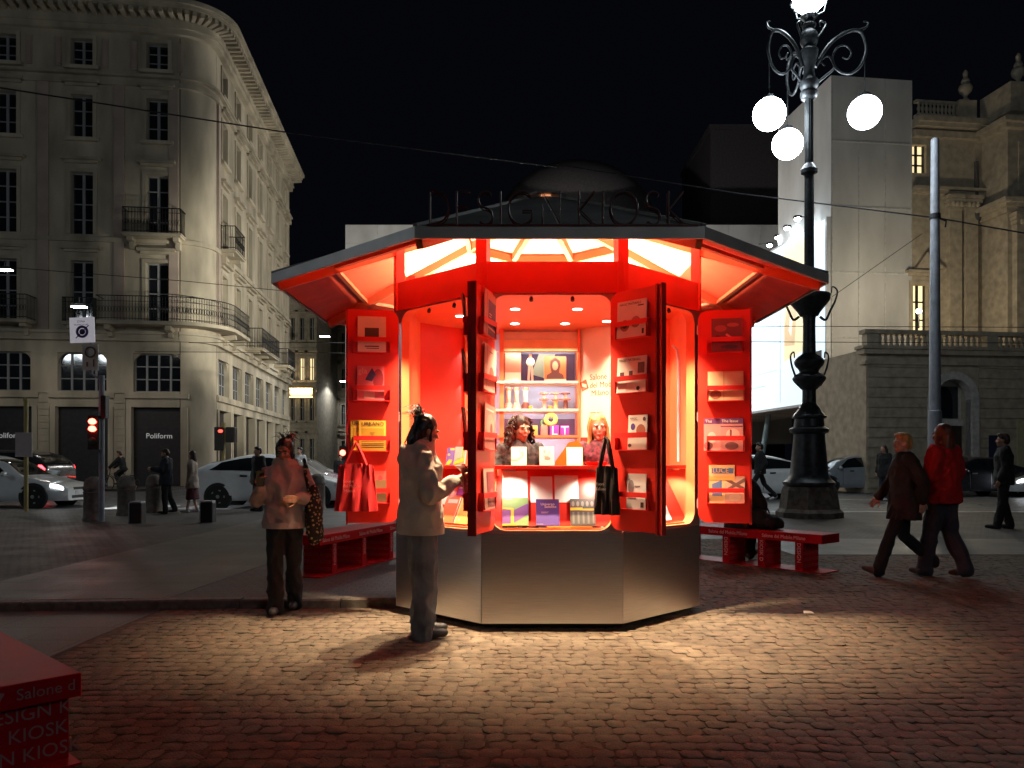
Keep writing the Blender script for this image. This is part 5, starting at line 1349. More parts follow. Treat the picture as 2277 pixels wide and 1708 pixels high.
text('ZONA', .055, SV, sg, T(xx(200),-.072,zz(717))); text('TRAFFICO LIM.', .045, SV, sg, T(xx(200),-.072,zz(724)))
sg = MB().box(xx(187),xx(222),-.07,-.055,zz(824),zz(767)).build('lower_sign', flat('sign_cream',(.74,.70,.62)), SIG)
MB().tube([(xx(205)+.10*cos(2*pi*i/20),-.074,zz(784)+.10*sin(2*pi*i/20)) for i in range(20)], .016, 6, closed=True).box(xx(196),xx(200),-.075,-.071,zz(816),zz(806)).box(xx(211),xx(214),-.075,-.071,zz(816),zz(800)).build('sign_symbol', flat('sign_brown',(.20,.10,.07)), sg, 50)
# second signal further off
p = gnd(497, 1088)
sig2 = empty('traffic_signal', p, label='distant traffic signal with a dim red lamp on a yellow post beside the shop fronts', category='traffic light')
hz = lambda py: CAMH + (HZ-py)*p.y/F
MB().tube([(0,0,0),(0,0,hz(940))], .09, 8).build('mast', flat('yellow_post',(.40,.32,.12)), sig2)
MB().bbox(-.35,.05,-.2,.1,hz(1002),hz(950),.03).bbox(.12,.52,-.1,.3,hz(984),hz(950),.03).build('signal_housing', TRH, sig2)
MB().ell((-.06,-.21,hz(959)), .11,.03,.07).build('red_lens', mat('red_signal_dim',(1,.05,.04),emit=4,ecol=(1,.06,.04)), sig2, 60)
# red light far down the side street
p = gnd(763, 1075)
sig3 = empty('traffic_signal', p, label='small red traffic signal far off beside the red tote bag', category='traffic light')
hz = lambda py: CAMH + (HZ-py)*p.y/F
MB().tube([(0,0,0),(0,0,hz(990))], .07, 8).build('mast', DARKMETAL, sig3); MB().bbox(-.2,.2,-.1,.15,hz(1040),hz(992),.03).build('signal_housing', TRH, sig3)
MB().ell((0,-.12,hz(1007)), .16,.04,.16).build('red_lens', REDLAMP, sig3, 60)
# yellow pole with a blank board, left
p = gnd(58, 1136, .07)
yp = empty('board_post', p, label='yellow post carrying a blank pale board in front of the white car', category='sign post')
hz = lambda py: CAMH + (HZ-py)*p.y/F - .07; hx = lambda q: (q-58)*p.y/F
MB().tube([(0,0,0),(0,0,hz(894))], .05, 10).ell((0,0,hz(890)),.07,.07,.07,8,6).build('post', flat('yellow_post'), yp, 40)
MB().bbox(hx(38),hx(75),-.075,-.052,hz(1016),hz(962),.004).build('board', flat('blank_board',(.52,.44,.44)), yp)
p = gnd(160, 1085)
np_ = empty('sign_post', p, label='slim post with a small upright white sign before the dark shop front', category='sign post')
MB().tube([(0,0,0),(0,0,3.4)], .04, 8).build('post', DARKMETAL, np_); MB().box(-.15,.15,-.06,-.045,2.35,3.0).build('plate', flat('sign_white'), np_)
# right-hand far posts beside the porch
p = gnd(1932, 1092)
rp = empty('notice_totem', p, label='slim pale green totem beside the theatre porch', category='sign post')
MB().bbox(-.2,.2,-.08,.08,0,2.3,.02).build('totem_body', flat('pale_green',(.40,.44,.28)), rp); MB().box(-.18,.18,-.1,-.082,2.35,3.0).tube([(0,0,2.3),(0,0,3.0)],.03,6).build('plate', flat('sign_white'), rp)

# ------------------------------------------------------------------ stone bollards and low dark posts
BOLL = mat('bollard_stone', (.17,.14,.12), .85, var=.25, scale=9, bump=.2)
bprof = [(.205,-.02),(.205,.05),(.19,.08),(.185,.62),(.2,.64),(.2,.68),(.185,.70),(.18,.78),(.14,.86),(.06,.90)]
bmesh_ = MB().lathe(bprof, 16).mesh('shaft', BOLL, 40)
for i, (px, py, sc_, lab) in enumerate(((208,1158,1.0,'stone bollard right below the traffic signal lamps'),(281,1146,1.0,'stone bollard between the signal mast and the small dark posts'),(343,1140,1.0,'stone bollard beside the person in dark clothes looking at a phone'),(706,1132,1.05,'dark stone bollard in front of the pink car'))):
    p = gnd(px, py, .069); e = empty('bollard', p, label=lab, category='bollard', group='stone bollards along the road')
    link(bmesh_, 'shaft', e); MB().tube([(.187*cos(2*pi*k/24),.187*sin(2*pi*k/24),.58) for k in range(24)], .012, 5, closed=True).build('ring', BOLL, e)
for px, py, lab in ((305,1163,'low dark post with a white edge nearer the signal mast'),(462,1161,'low dark post with a white edge in front of the white hatchback')):
    p = gnd(px, py, .069); e = empty('barrier_post', p, label=lab, category='post', group='low dark posts on the pavement')
    MB().bbox(-.11,.13,-.11,.11,0,.40,.015).build('body', flat('dark_plastic',(.03,.022,.022)), e); MB().box(-.128,-.111,-.1,.1,0,.40).box(-.1,.12,-.1,.1,.402,.43).build('white_edge', flat('post_white',(.55,.57,.6)), e)
# the white scrap on the cobbles
p = gnd(1797, 1366); MB().add and None
b = MB(); b.add([(-.045,-.02,.012),(.05,-.012,.01),(.04,.03,.02),(-.03,.035,.026),(.0,.005,.03)], [(0,1,4),(1,2,4),(2,3,4),(3,0,4)])
b.build('paper_scrap', flat('scrap_paper',(.80,.72,.62)), None, None, Matrix.Translation(p), label='small white scrap of paper lying on the lit cobbles', category='litter')
# ------------------------------------------------------------------ cars
TYRE = mat('tyre_rubber', (.012,.012,.012), .8); RIM = mat('alloy_rim', (.45,.45,.46), .35, metal=.9)
CARGLASS = mat('car_glass', (.01,.012,.014), .05, spec=.9); PLASTIC = mat('black_trim', (.02,.02,.022), .5)
def lerp_curve(P, x):
    if x <= P[0][0]: return P[0][1]
    for i in range(len(P)-1):
        if x <= P[i+1][0]:
            t = (x-P[i][0])/(P[i+1][0]-P[i][0]); t = t*t*(3-2*t)*.5 + t*.5
            return P[i][1] + (P[i+1][1]-P[i][1])*t
    return P[-1][1]
STYLES = {
 # x from 0 (front) to 1 (tail): belt/bonnet line, roof line, half width
 'hatch': dict(L=4.35, belt=[(0,.55),(.05,.68),(.22,.86),(.4,.93),(.75,1.0),(.93,1.03),(1,.9)], roof=[(0,.57),(.05,.7),(.20,.88),(.36,1.32),(.5,1.47),(.62,1.46),(.86,1.24),(.95,1.06),(1,.92)], wid=[(0,.62),(.05,.78),(.2,.86),(.75,.87),(.95,.80),(1,.70)], wheels=(.19,.80), ws=(.21,.40), rw=(.74,.93), glass=(.28,.86)),
 'city':  dict(L=3.55, belt=[(0,.6),(.06,.76),(.2,.92),(.4,.97),(.85,1.02),(.97,1.0),(1,.85)], roof=[(0,.62),(.06,.78),(.18,.94),(.34,1.36),(.48,1.49),(.75,1.48),(.9,1.36),(.98,1.05),(1,.87)], wid=[(0,.6),(.06,.75),(.2,.82),(.8,.83),(.97,.76),(1,.68)], wheels=(.18,.82), ws=(.19,.37), rw=(.86,.975), glass=(.26,.88)),
 'saloon': dict(L=4.6, belt=[(0,.52),(.05,.66),(.25,.85),(.4,.93),(.78,.98),(.95,.98),(1,.82)], roof=[(0,.54),(.05,.68),(.24,.87),(.38,1.28),(.5,1.42),(.64,1.40),(.84,1.08),(.95,1.0),(1,.84)], wid=[(0,.66),(.05,.8),(.2,.88),(.8,.89),(.96,.8),(1,.72)], wheels=(.18,.79), ws=(.25,.42), rw=(.68,.84), glass=(.32,.80)),
 'suv': dict(L=4.5, belt=[(0,.68),(.05,.85),(.22,1.03),(.4,1.10),(.85,1.16),(.97,1.14),(1,.95)], roof=[(0,.7),(.05,.87),(.20,1.05),(.34,1.48),(.46,1.66),(.76,1.64),(.91,1.48),(.985,1.18),(1,.97)], wid=[(0,.68),(.05,.82),(.2,.90),(.85,.91),(.97,.85),(1,.76)], wheels=(.18,.81), ws=(.21,.38), rw=(.87,.985), glass=(.27,.88)),
}
def car(name, label, px, py, heading, style, paint, front_on=False, tail_on=False, Y=None, z=0.0, watts=0):
    """px, py: where the middle of the car meets the ground; heading 0 points the nose to +x"""
    st = STYLES[style]; L = st['L']; p = gnd(px, py, z)
    e = empty('car', p, radians(heading), label, 'car', 'cars in the streets around the square')
    zb = .20
    def sec(x, v):
        """v 0..1 from sill to roof centre on the left (+y) side"""
        W, B, R = lerp_curve(st['wid'], x), lerp_curve(st['belt'], x), lerp_curve(st['roof'], x)
        gh = max(R-B, .0)
        K = [(W*.93, zb), (W*.985, zb+.10), (W*1.0, zb+.28), (W*.985, (zb+B)*.5+.08), (W*.975, B-.04), (W*.95, B), (W*.95-.20*gh-.01, B+gh*.45), (W*.95-.42*gh-.05, B+gh*.90), (W*.95-.55*gh-.13, B+gh*.985), (W*.35, R+.008), (0, R+.012)]
        t = v*(len(K)-1); i = min(int(t), len(K)-2); f = t-i
        return K[i][0]*(1-f)+K[i+1][0]*f, K[i][1]*(1-f)+K[i+1][1]*f
    N, Mv = 44, 20
    def P(x, v, off=0.0, side=1):
        y, zz_ = sec(x, v)
        q = V(((.5-x)*L, side*y, zz_))
        if off:
            y1, z1 = sec(x, min(1, v+.01)); y0, z0 = sec(x, max(0, v-.01))
            n = V((0, z1-z0, -(y1-y0)));  n = V((0, side*n.y, n.z))
            n = n.normalized() if n.length > 1e-6 else V((0,0,1))
            q += n*off
        return q
    b = MB(); vs = []; cols = 2*Mv+1
    for i in range(N+1):
        x = i/N
        for k in range(cols):
            v = k/Mv if k <= Mv else (2*Mv-k)/Mv
            vs.append(P(x, v, 0, 1 if k <= Mv else -1))
    fs = [(i*cols+k, i*cols+k+1, (i+1)*cols+k+1, (i+1)*cols+k) for i in range(N) for k in range(cols-1)]
    fs += [tuple(range(cols-1,-1,-1)), tuple(N*cols+k for k in range(cols))]
    fs += [(i*cols, (i+1)*cols, (i+1)*cols+cols-1, i*cols+cols-1) for i in range(N)]
    b.add(vs, fs); body = b.build('body', paint, e, 42)
    def patch(nm, x0, x1, v0, v1, m, off, side, nx=10, nv=5, shape=None, parent=None):
        g = MB(); vs = []
        for i in range(nx+1):
            for k in range(nv+1):
                x = x0+(x1-x0)*i/nx; v = v0+(v1-v0)*k/nv
                if shape: x, v = shape(i/nx, k/nv)
                vs.append(P(x, v, off, side))
        f = [(i*(nv+1)+k, i*(nv+1)+k+1, (i+1)*(nv+1)+k+1, (i+1)*(nv+1)+k) for i in range(nx) for k in range(nv)]
        g.add(vs, f if side > 0 else [q[::-1] for q in f]); return g.build(nm, m, parent or e, 60)
    g0, g1 = st['glass']; mid = (g0+g1)/2
    for side in (1, -1):
        for a, c in ((g0, mid-.012), (mid+.012, g1)):
            def shp(u, w, a=a, c=c):
                x = a+(c-a)*u
                if a == g0: x = a + (c-a)*u + (1-u)*w*.13*(mid-g0)/.3
                else: x = a + (c-a)*u - u*w*.07
                return x, .515 + .165*w
            patch('side_window', a, c, 0, 0, CARGLASS, .006, side, 8, 4, shp)
    ws, rw = st['ws'], st['rw']
    def center(nm, x0, x1):
        g = MB(); vs = []
        n, m_ = 8, 10
        for i in range(n+1):
            x = x0+(x1-x0)*i/n
            for k in range(m_+1):
                s = 2*k/m_-1; v = 1 - abs(s)*.245; q = P(x, v, .006, 1 if s >= 0 else -1); vs.append(q)
        g.add(vs, [(i*(m_+1)+k, i*(m_+1)+k+1, (i+1)*(m_+1)+k+1, (i+1)*(m_+1)+k) for i in range(n) for k in range(m_)]); g.build(nm, CARGLASS, e, 60)
    center('windscreen', *ws); center('rear_window', *rw)
    rw_ = .315 if style != 'suv' else .35
    for xi, x in enumerate(st['wheels']):
        for side in (1, -1):
            W = lerp_curve(st['wid'], x); cx = (.5-x)*L
            ar = MB(M=T(cx, side*(W+.004), rw_) @ Matrix.Rotation(pi/2*(-side), 4, 'X'))
            ar.lathe([(rw_+.065,-.06),(rw_+.06,.0),(.02,.001)], 24); ar.build('wheel_arch', PLASTIC, e, 40)
            wm = T(cx, side*(W-.075), rw_) @ Matrix.Rotation(pi/2*(-side), 4, 'X')
            w_ = MB().lathe([(rw_*.62,-.09),(rw_*.97,-.09),(rw_,-.05),(rw_,.07),(rw_*.96,.095),(rw_*.64,.09)], 26).build('wheel', TYRE, e, 40, wm)
            r = MB(); r.lathe([(rw_*.64,.0),(rw_*.64,.085),(rw_*.58,.088),(rw_*.55,.03),(.02,.028)], 22)
            for k in range(5):
                t = 2*pi*k/5; r.beam((.0,0,.06),(rw_*.6*cos(t),rw_*.6*sin(t),.078),.055,.03)
            r.lathe([(.05,.05),(.05,.09),(.02,.095)], 12); r.build('rim', RIM, w_, 40)
    hl = mat('headlamp_on', (1,1,1), .2, emit=22, ecol=(.9,.95,1)) if front_on else mat('headlamp_off', (.55,.57,.6), .1, var=.05)
    tl = mat('tail_lamp_on', (1,.02,.02), .3, emit=14, ecol=(1,.03,.04)) if tail_on else mat('tail_lamp_off', (.22,.01,.012), .2)
    for side in (1, -1):
        patch('headlight', .022, .085, .34, .44, hl, .008, side, 5, 4)
        patch('tail_light', .945, .99, .33, .47, tl, .008, side, 5, 4)
        xm = (.5-ws[0]-.03*1)*L; Bz = lerp_curve(st['belt'], ws[0]+.05); Wm = lerp_curve(st['wid'], ws[0]+.05)
        MB().ell((xm-.25, side*(Wm+.08), Bz+.06), .07, .11, .07, 12, 8).tube([(xm-.2, side*(Wm-.03), Bz), (xm-.22, side*(Wm+.03), Bz+.03)], .025, 6).build('wing_mirror', paint, e, 50)
        for dx in (.40, .62): patch('door_handle', dx, dx+.045, .365, .385, PLASTIC, .012, side, 3, 2)
        for dx in (mid-.002, g0+.06): patch('door_seam', dx, dx+.004, .10, .50, PLASTIC, .003, side, 2, 8)
    xf = .5*L
    MB().bbox(xf-.02, xf+.012, -.26, .26, .36, .47, .005).build('number_plate', flat('plate_white',(.6,.6,.6)), e)
    MB().bbox(-xf-.012, -xf+.02, -.26, .26, .62, .73, .005).build('number_plate', flat('plate_white'), e)
    MB().box(xf-.10, xf+.006, -.45, .45, .26, .34).box(xf-.12, xf+.004, -.36, .36, .49, .56).build('grille', PLASTIC, e)
    MB().box(-xf-.005, -xf+.12, -.55, .55, .24, .36).build('rear_bumper', PLASTIC, e)
    if front_on and watts:
        for side in (1, -1): light('SPOT', 'headlight_beam', watts, (.92,.96,1), e, T(xf+.06, side*.6, .62, -pi/2, radians(80)), .06, 75, .6)
    return e
WHITECAR = mat('white_car_paint', (.78,.80,.80), .18, var=.03, coat=.6); DARKCAR = mat('dark_car_paint', (.02,.02,.024), .2, coat=.6)
SILVER = mat('silver_car_paint', (.40,.44,.48), .22, metal=.3, var=.04, coat=.6); PINKISH = mat('pinkish_car_paint', (.46,.30,.36), .2, coat=.6)
car('car', 'white saloon with bright headlights entering at the left edge', -8, 1127, 2, 'saloon', WHITECAR, True, watts=160)
car('car', 'dark off-roader with lit red tail lamps behind the white saloon', 10, 1104, 172, 'suv', DARKCAR, False, True)
car('car', 'white hatchback parked behind the person in the beige coat', 610, 1126, 3, 'hatch', WHITECAR)
car('car', 'pink tinted car nosing past behind the person in the hoodie', 650, 1109, -2, 'saloon', PINKISH, True, watts=20)
car('car', 'silver car with lit headlights further back beyond the white hatchback', 660, 1086, -12, 'hatch', SILVER, True, watts=20)
car('car', 'white car half hidden by the right shutter and the walking silhouette', 1660, 1108, 180, 'hatch', WHITECAR)
car('car', 'small silver city car parked just right of the lamp post', 1893, 1094, 178, 'city', SILVER)
car('car', 'black car behind the person in the red jacket', 2150, 1103, 188, 'saloon', DARKCAR)
car('car', 'white car with a glaring headlight at the right picture edge', 2370, 1104, 180, 'saloon', WHITECAR, True, watts=40)
# ------------------------------------------------------------------ people
SKIN = mat('skin', (.50,.27,.18), .5, var=.08, scale=20); SKIND = mat('skin_tan', (.36,.18,.11), .5, var=.08, scale=20); SKINF = mat('skin_fair', (.60,.36,.27), .5, var=.08, scale=20)
HBLACK = mat('black_hair', (.012,.009,.008), .42, var=.3, scale=30, stretch=(1,1,.1)); HBROWN = mat('brown_hair', (.05,.025,.014), .45, var=.3, scale=30, stretch=(1,1,.1))
HBLOND = mat('blond_hair', (.58,.33,.11), .45, var=.3, scale=40, stretch=(1,1,.08)); HRED = mat('auburn_hair', (.16,.05,.025), .45, var=.3, scale=30, stretch=(1,1,.1))
def cloth(name, c=(.1,.1,.1), r=.85, **k): return mat(name, c, r, var=k.pop('var', .12), scale=k.pop('scale', 5), bump=.25, bscale=140, **k)
BLK = cloth('black_cloth', (.014,.014,.016)); NAVY = cloth('navy_cloth', (.018,.020,.030)); DENIM = cloth('dark_denim', (.035,.045,.065), var=.25)
JD = dict(hipL=(.085,0,.90), kneeL=(.095,-.015,.49), ankL=(.10,.01,.085), hipR=(-.085,0,.90), kneeR=(-.095,-.015,.49), ankR=(-.10,.01,.085),
          shL=(.165,.01,1.385), elL=(.215,.03,1.11), wrL=(.205,-.06,.88), shR=(-.165,.01,1.385), elR=(-.215,.03,1.11), wrR=(-.205,-.06,.88), head=(0,-.02,1.575))
WALK = dict(kneeL=(.09,-.17,.51), ankL=(.09,-.31,.10), kneeR=(-.09,.03,.47), ankR=(-.09,.36,.19), elL=(.23,.13,1.13), wrL=(.2,.14,.90), elR=(-.23,-.06,1.12), wrR=(-.2,-.23,.93))
def chain(b, pts, rs, n=10):
    for i in range(len(pts)-1): b.capsule(pts[i], rs[i], pts[i+1], rs[i+1], n, 3)
def hand(b, wr, d, nrm, side, curl=.5):
    """palm and five separate bent fingers; d: pointing direction, nrm: the way the palm faces, side: +1 thumb towards d x nrm"""
    w, d, nrm = V(wr), V(d).normalized(), V(nrm); nrm = (nrm - d*nrm.dot(d)).normalized(); ac = d.cross(nrm)*side
    for k in range(4):
        o = ac*(.030 - .020*k); b.capsule(w + o*.5, .014, w + d*.075 + o, .0125, 8, 2)
        base = w + d*.078 + o; L = (.040,.046,.043,.034)[k]; a = 0.0; p = base; r = .0098
        for j in range(3):
            a += curl*(.55, .8, .5)[j]; q = p + (d*cos(a) + nrm*sin(a))*L*(1, .68, .5)[j]
            b.capsule(p, r, q, r*.92, 7, 2); p = q; r *= .92
    p = w + d*.02 + ac*.026
    for j, L in enumerate((.042, .034, .026)):
        a = .75 - .28*j; q = p + (d*cos(a) + ac*sin(a) + nrm*.35*curl).normalized()*L
        b.capsule(p, .0115-.001*j, q, .0105-.001*j, 7, 2); p = q
def person(label, pos, H, heading, pose=None, skin=SKIN, top=None, legs=None, shoes=BLK, hair=None, yaw=0, nod=0, lean=(0,0), female=True, vox=.013, face=False,
           hands=None, category='person', rear_shift=0, z=None):
    s = H/1.70
    e = empty('person', pos, radians(heading), label, category, 'people in the square')
    J = {k: V(v) for k, v in JD.items()}
    for k, v in (pose or {}).items(): J[k] = V(v)
    S = Matrix.Diagonal((s, s, s, 1))
    def fin(b, name, m, voxel, sm, fold=0, fs=.1, bl=True):
        v2 = []
        for p in b.v:
            zq = p[2]; k = max(0, zq-.9); v2.append((S @ V((p[0]+lean[0]*k, p[1]+lean[1]*k, zq)))[:])
        b.v = v2
        if bl: return blob(b, name, m, e, voxel, sm, fold, fs)
        o = b.build(name, m, e, 60)
        if name in ('loose_strands', 'curls'): o['kind'] = 'stuff'
        return o
    sw = 1.0 if female else 1.12
    RH = Matrix.Rotation(radians(yaw), 3, 'Z') @ Matrix.Rotation(radians(nod), 3, 'X')
    hd = J['head']; neck = V((0,.012,1.44))
    hp = lambda x, y, zz_: hd + RH @ V((x, y, zz_))
    # --- body: one continuous skin
    b = MB()
    b.ell(hp(0,.012,.028), .073,.090,.094, 18, 12, RH); b.ell(hp(0,-.022,-.03), .060,.068,.082, 16, 10, RH); b.ell(hp(0,-.055,-.09), .030,.030,.026, 12, 8, RH)
    b.capsule(hp(0,-.088,.008), .0085, hp(0,-.107,-.022), .0125, 8, 3); b.ell(hp(0,-.086,-.058), .023,.011,.010, 10, 6, RH)
    for q in (-1, 1):
        b.ell(hp(q*.073,.008,-.008), .011,.022,.030, 10, 8, RH); b.ell(hp(q*.035,-.066,-.022), .026,.022,.024, 10, 8, RH); b.ell(hp(q*.030,-.077,.026), .027,.014,.010, 10, 6, RH)
    b.capsule(neck + V((0,.01,-.03)), .056, hp(0,.012,-.055), .050, 12, 3)
    b.loft([(0,0,.84,.13,.09),(0,0,.95,.135,.095),(0,0,1.06,.115,.08),(0,0,1.22,.135*sw,.09),(0,0,1.33,.15*sw,.095),(0,.01,1.40,.14*sw,.075),(0,.012,1.45,.07,.06)])
    for q, Sx in ((1,'L'),(-1,'R')):
        chain(b, [J['sh'+Sx], J['el'+Sx], J['wr'+Sx]], [.048,.037,.026])
        d, nr, curl = (hands or {}).get(Sx, (J['wr'+Sx]-J['el'+Sx], V((-q*.9,-.3,0)), .45))
        hand(b, J['wr'+Sx], d, nr, q, curl)
        chain(b, [J['hip'+Sx], J['knee'+Sx], J['ank'+Sx]], [.075,.050,.036])
        b.capsule(J['ank'+Sx]+V((0,.02,-.04)), .026, J['ank'+Sx]+V((0,-.07,-.05)), .016, 8, 3)
    fin(b, 'body', skin, max(vox*.62, .0065), 3)
    if face:
        for q in (-1, 1):
            b = MB(); b.ell(hp(q*.030,-.0835,.004), .0115,.0055,.0052, 10, 6, RH); fin(b, 'eye', flat('eye_white',(.36,.30,.27)), 0, 0, bl=False)
            b = MB(); b.ell(hp(q*.030,-.0885,.0035), .0055,.003,.0058, 8, 6, RH); fin(b, 'iris', flat('iris_dark',(.02,.012,.01)), 0, 0, bl=False)
            b = MB(); b.tube([hp(q*.012,-.0945,.021), hp(q*.03,-.0955,.027), hp(q*.05,-.086,.021)], [.0032,.0042,.0022], 6); fin(b, 'eyebrow', HBROWN, 0, 0, bl=False)
        b = MB(); b.tube([hp(-.022,-.0925,-.058), hp(-.008,-.0985,-.0545), hp(0,-.099,-.056), hp(.008,-.0985,-.0545), hp(.022,-.0925,-.058)], [.002,.005,.0055,.005,.002], 6); fin(b, 'lips', flat('lip_red',(.42,.09,.08)), 0, 0, bl=False)
    # --- upper garment
    if top:
        m = top['mat']; hem = top.get('hem', .86); f = top.get('fit', .03); fl = top.get('flare', .0)
        prof = [(.70,.165,.12),(.86,.165,.118),(.95,.160,.112),(1.06,.135*sw,.095),(1.2,.145*sw,.10),(1.30,.158*sw,.105),(1.37,.160*sw,.092),(1.42,.115,.078),(1.455,.068,.062)]
        b = MB(); R = [(0,0,hem,(.165+f+fl), .118+f+fl)] + [(0,0,z_,rx+f*(1 if z_ < 1.34 else .55), ry+f*(1 if z_ < 1.34 else .6)) for z_, rx, ry in prof if z_ > hem+.06]
        if hem < .70: R = [(0,0,hem,.165+f+fl,.118+f+fl)] + R[1:]
        b.loft(R, 24)
        r0, r1, r2 = top.get('sleeve', (.075,.062,.05)); cuff = top.get('cuff', .93)
        for Sx in 'LR':
            sh, el, wr = J['sh'+Sx], J['el'+Sx], J['wr'+Sx]
            chain(b, [sh, el, el.lerp(wr, cuff)], [r0, r1, r2], 12)
        if top.get('hood'):
            b.ell((0,.115,1.34), .135,.055,.125, 16, 10); b.ell((0,.105,1.26), .085,.045,.07, 14, 8); b.tube([(.098*cos(a), .025+.098*sin(a), 1.452+.012*cos(a)**2-.026*sin(a)) for a in [2*pi*i/20 for i in range(20)]], .034, 8, closed=True)
        if top.get('collar'): b.tube([(.062*cos(2*pi*i/16), .01+.062*sin(2*pi*i/16), 1.465) for i in range(16)], .02, 8, closed=True)
        fin(b, top.get('name', 'jacket'), m, vox, 3, top.get('fold', .012), .125)
        if top.get('hood') and vox < .012:
            b = MB(); b.tube([(.072*cos(a), .03+.075*sin(a), 1.49-.03*sin(a)) for a in [2*pi*i/20 for i in range(20)]], .012, 7, closed=True); fin(b, 'hood_rim', m, 0, 0, bl=False)
            b = MB(); b.loft([(0,0,hem-.012,.165+f+fl+.004,.118+f+fl+.004),(0,0,hem+.045,.165+f+fl*.8,.118+f+fl*.8)], 28); fin(b, 'hem_band', m, 0, 0, bl=False)
    # --- legs
    if legs:
        kind, m = legs[0], legs[1]
        b = MB()
        if kind == 'pants':
            r = legs[2]
            b.loft([(0,0,.82,.155,.11),(0,0,.93,.165,.118),(0,0,1.03,.145,.10)], 20)
            for Sx in 'LR':
                k_, a_ = J['knee'+Sx], J['ank'+Sx]; h_ = J['hip'+Sx]; low = a_ + (a_-k_).normalized()*.0 + V((0,0,-.035))
                chain(b, [h_, k_, a_, low], [r[0], r[1], r[2], r[2]], 12)
            fin(b, 'trousers', m, vox, 3, .016 if vox < .0115 else .010, .11)
        else:
            zh, rr = legs[2], legs[3]; b.loft([(0,.0,zh,rr,rr*.75),(0,0,(zh+.9)/2,.19+(rr-.19)*.5,.15),(0,0,.92,.165,.12),(0,0,1.02,.14,.10)], 24); fin(b, 'skirt', m, vox, 3, .008, .08)
    for Sx in 'LR':
        a_ = J['ank'+Sx]; k_ = J['knee'+Sx]; pitch = 0
        dirv = V((0,-1,0)); up = (k_-a_).normalized()
        tilt = max(-.5, min(.7, (a_.z-.085)*4)) if a_.y > .15 else (-.25 if a_.y < -.25 else 0)
        fw = V((0,-cos(tilt),-sin(tilt)))
        b = MB(); heel = a_ + V((0,.03,-.045)); b.capsule(heel, .040, heel + fw*.12, .043, 10, 3); b.capsule(heel + fw*.12, .043, heel + fw*.20, .030, 10, 3); b.capsule(a_ + V((0,.01,.02)), .042, heel + V((0,0,.01)), .04, 10, 3)
        o = fin(b, 'shoe', shoes, vox*.8, 2)
    # --- hair
    if hair:
        st, m = hair[:2]; b = MB()
        def cap(f=1.0): 
            b.ell(hp(0,.024,.046), .084*f,.094*f,.088*f, 18, 12, RH); b.ell(hp(0,.055,.0), .078*f,.07*f,.085*f, 16, 10, RH)
        rn = random.Random(hash(label) % 9999)
        if st == 'short':
            cap(1.0); b.ell(hp(0,-.02,.10), .07,.07,.035, 14, 8, RH); fin(b, 'hair', m, vox, 2, .004, .03)
        elif st == 'bun':
            cap(1.02); b.ell(hp(0,.09,-.07), .075,.045,.10, 14, 10, RH); b.ell(hp(0,.075,.075), .055,.05,.055, 12, 8, RH)
            for q in (-1,1): b.capsule(hp(q*.070,.0,.04), .022, hp(q*.074,-.02,-.07), .012, 8, 3)
            fin(b, 'hair', m, vox*.8, 2, .004, .03)
            b = MB()
            for i in range(54):
                a = rn.uniform(-1.5, 1.5); L_ = rn.uniform(.08, .20); st_ = hp(rn.uniform(-.04,.04), rn.uniform(.05,.10), rn.uniform(.06,.12))
                up = V((sin(a)*.8, rn.uniform(.1,.9), rn.uniform(.3,1.0))); up.normalize()
                b.tube([st_, st_+up*L_*.5+V((0,0,.012)), st_+up*L_+V((0,rn.uniform(0,.03),-L_*.35))], [.0042,.0034,.0008], 4)
            for i in range(26):
                t0 = hp(rn.uniform(-.07,.07), rn.uniform(.07,.12), -.06); b.tube([t0, t0+V((rn.uniform(-.015,.015), rn.uniform(-.01,.03), -.06)), t0+V((rn.uniform(-.02,.02), rn.uniform(-.02,.03), -.13))], [.006,.005,.001], 4)
            fin(b, 'loose_strands', m, 0, 0, bl=False)
        elif st == 'long':
            cap(1.03); zl = 1.22 if len(hair) < 3 else hair[2]
            b.loft([(0,.06,zl,.085,.03),(0,.07,1.35,.10,.04),(0,.065,1.48,.092,.055),(0,.05,1.58,.084,.06)], 16)
            for q in (-1,1):
                b.capsule(hp(q*.070,-.005,.05), .020, hp(q*.084,.0,-.10), .022, 8, 3); b.capsule(hp(q*.084,.0,-.10), .022, V((q*.105,-.06,zl+.06)), .014, 8, 3)
            fin(b, 'hair', m, vox, 2, .005, .025)
            if vox < .012:
                b = MB()
                for i in range(90):
                    q = rn.choice((-1,1)); x0 = q*rn.uniform(.066,.092); y0 = rn.uniform(-.03,.07)
                    p0 = hp(x0*.75, y0*.9-.01, .10-.05*rn.random()); p1 = hp(x0*1.05, y0, .0); p2 = V((x0*1.15, y0-.01, 1.42)); p3 = V((x0*1.25+rn.uniform(-.02,.02), y0-.04*rn.random(), rn.uniform(zl-.02, zl+.12)))
                    b.tube([p0, p1, p2, p3], [.003,.0045,.004,.0008], 4)
                fin(b, 'loose_strands', m, 0, 0, bl=False)
        elif st == 'curly':
            cap(1.08); b.ell(hp(0,.06,-.06), .11,.07,.13, 16, 10, RH); fin(b, 'hair', m, vox, 2, .006, .03)
            b = MB()
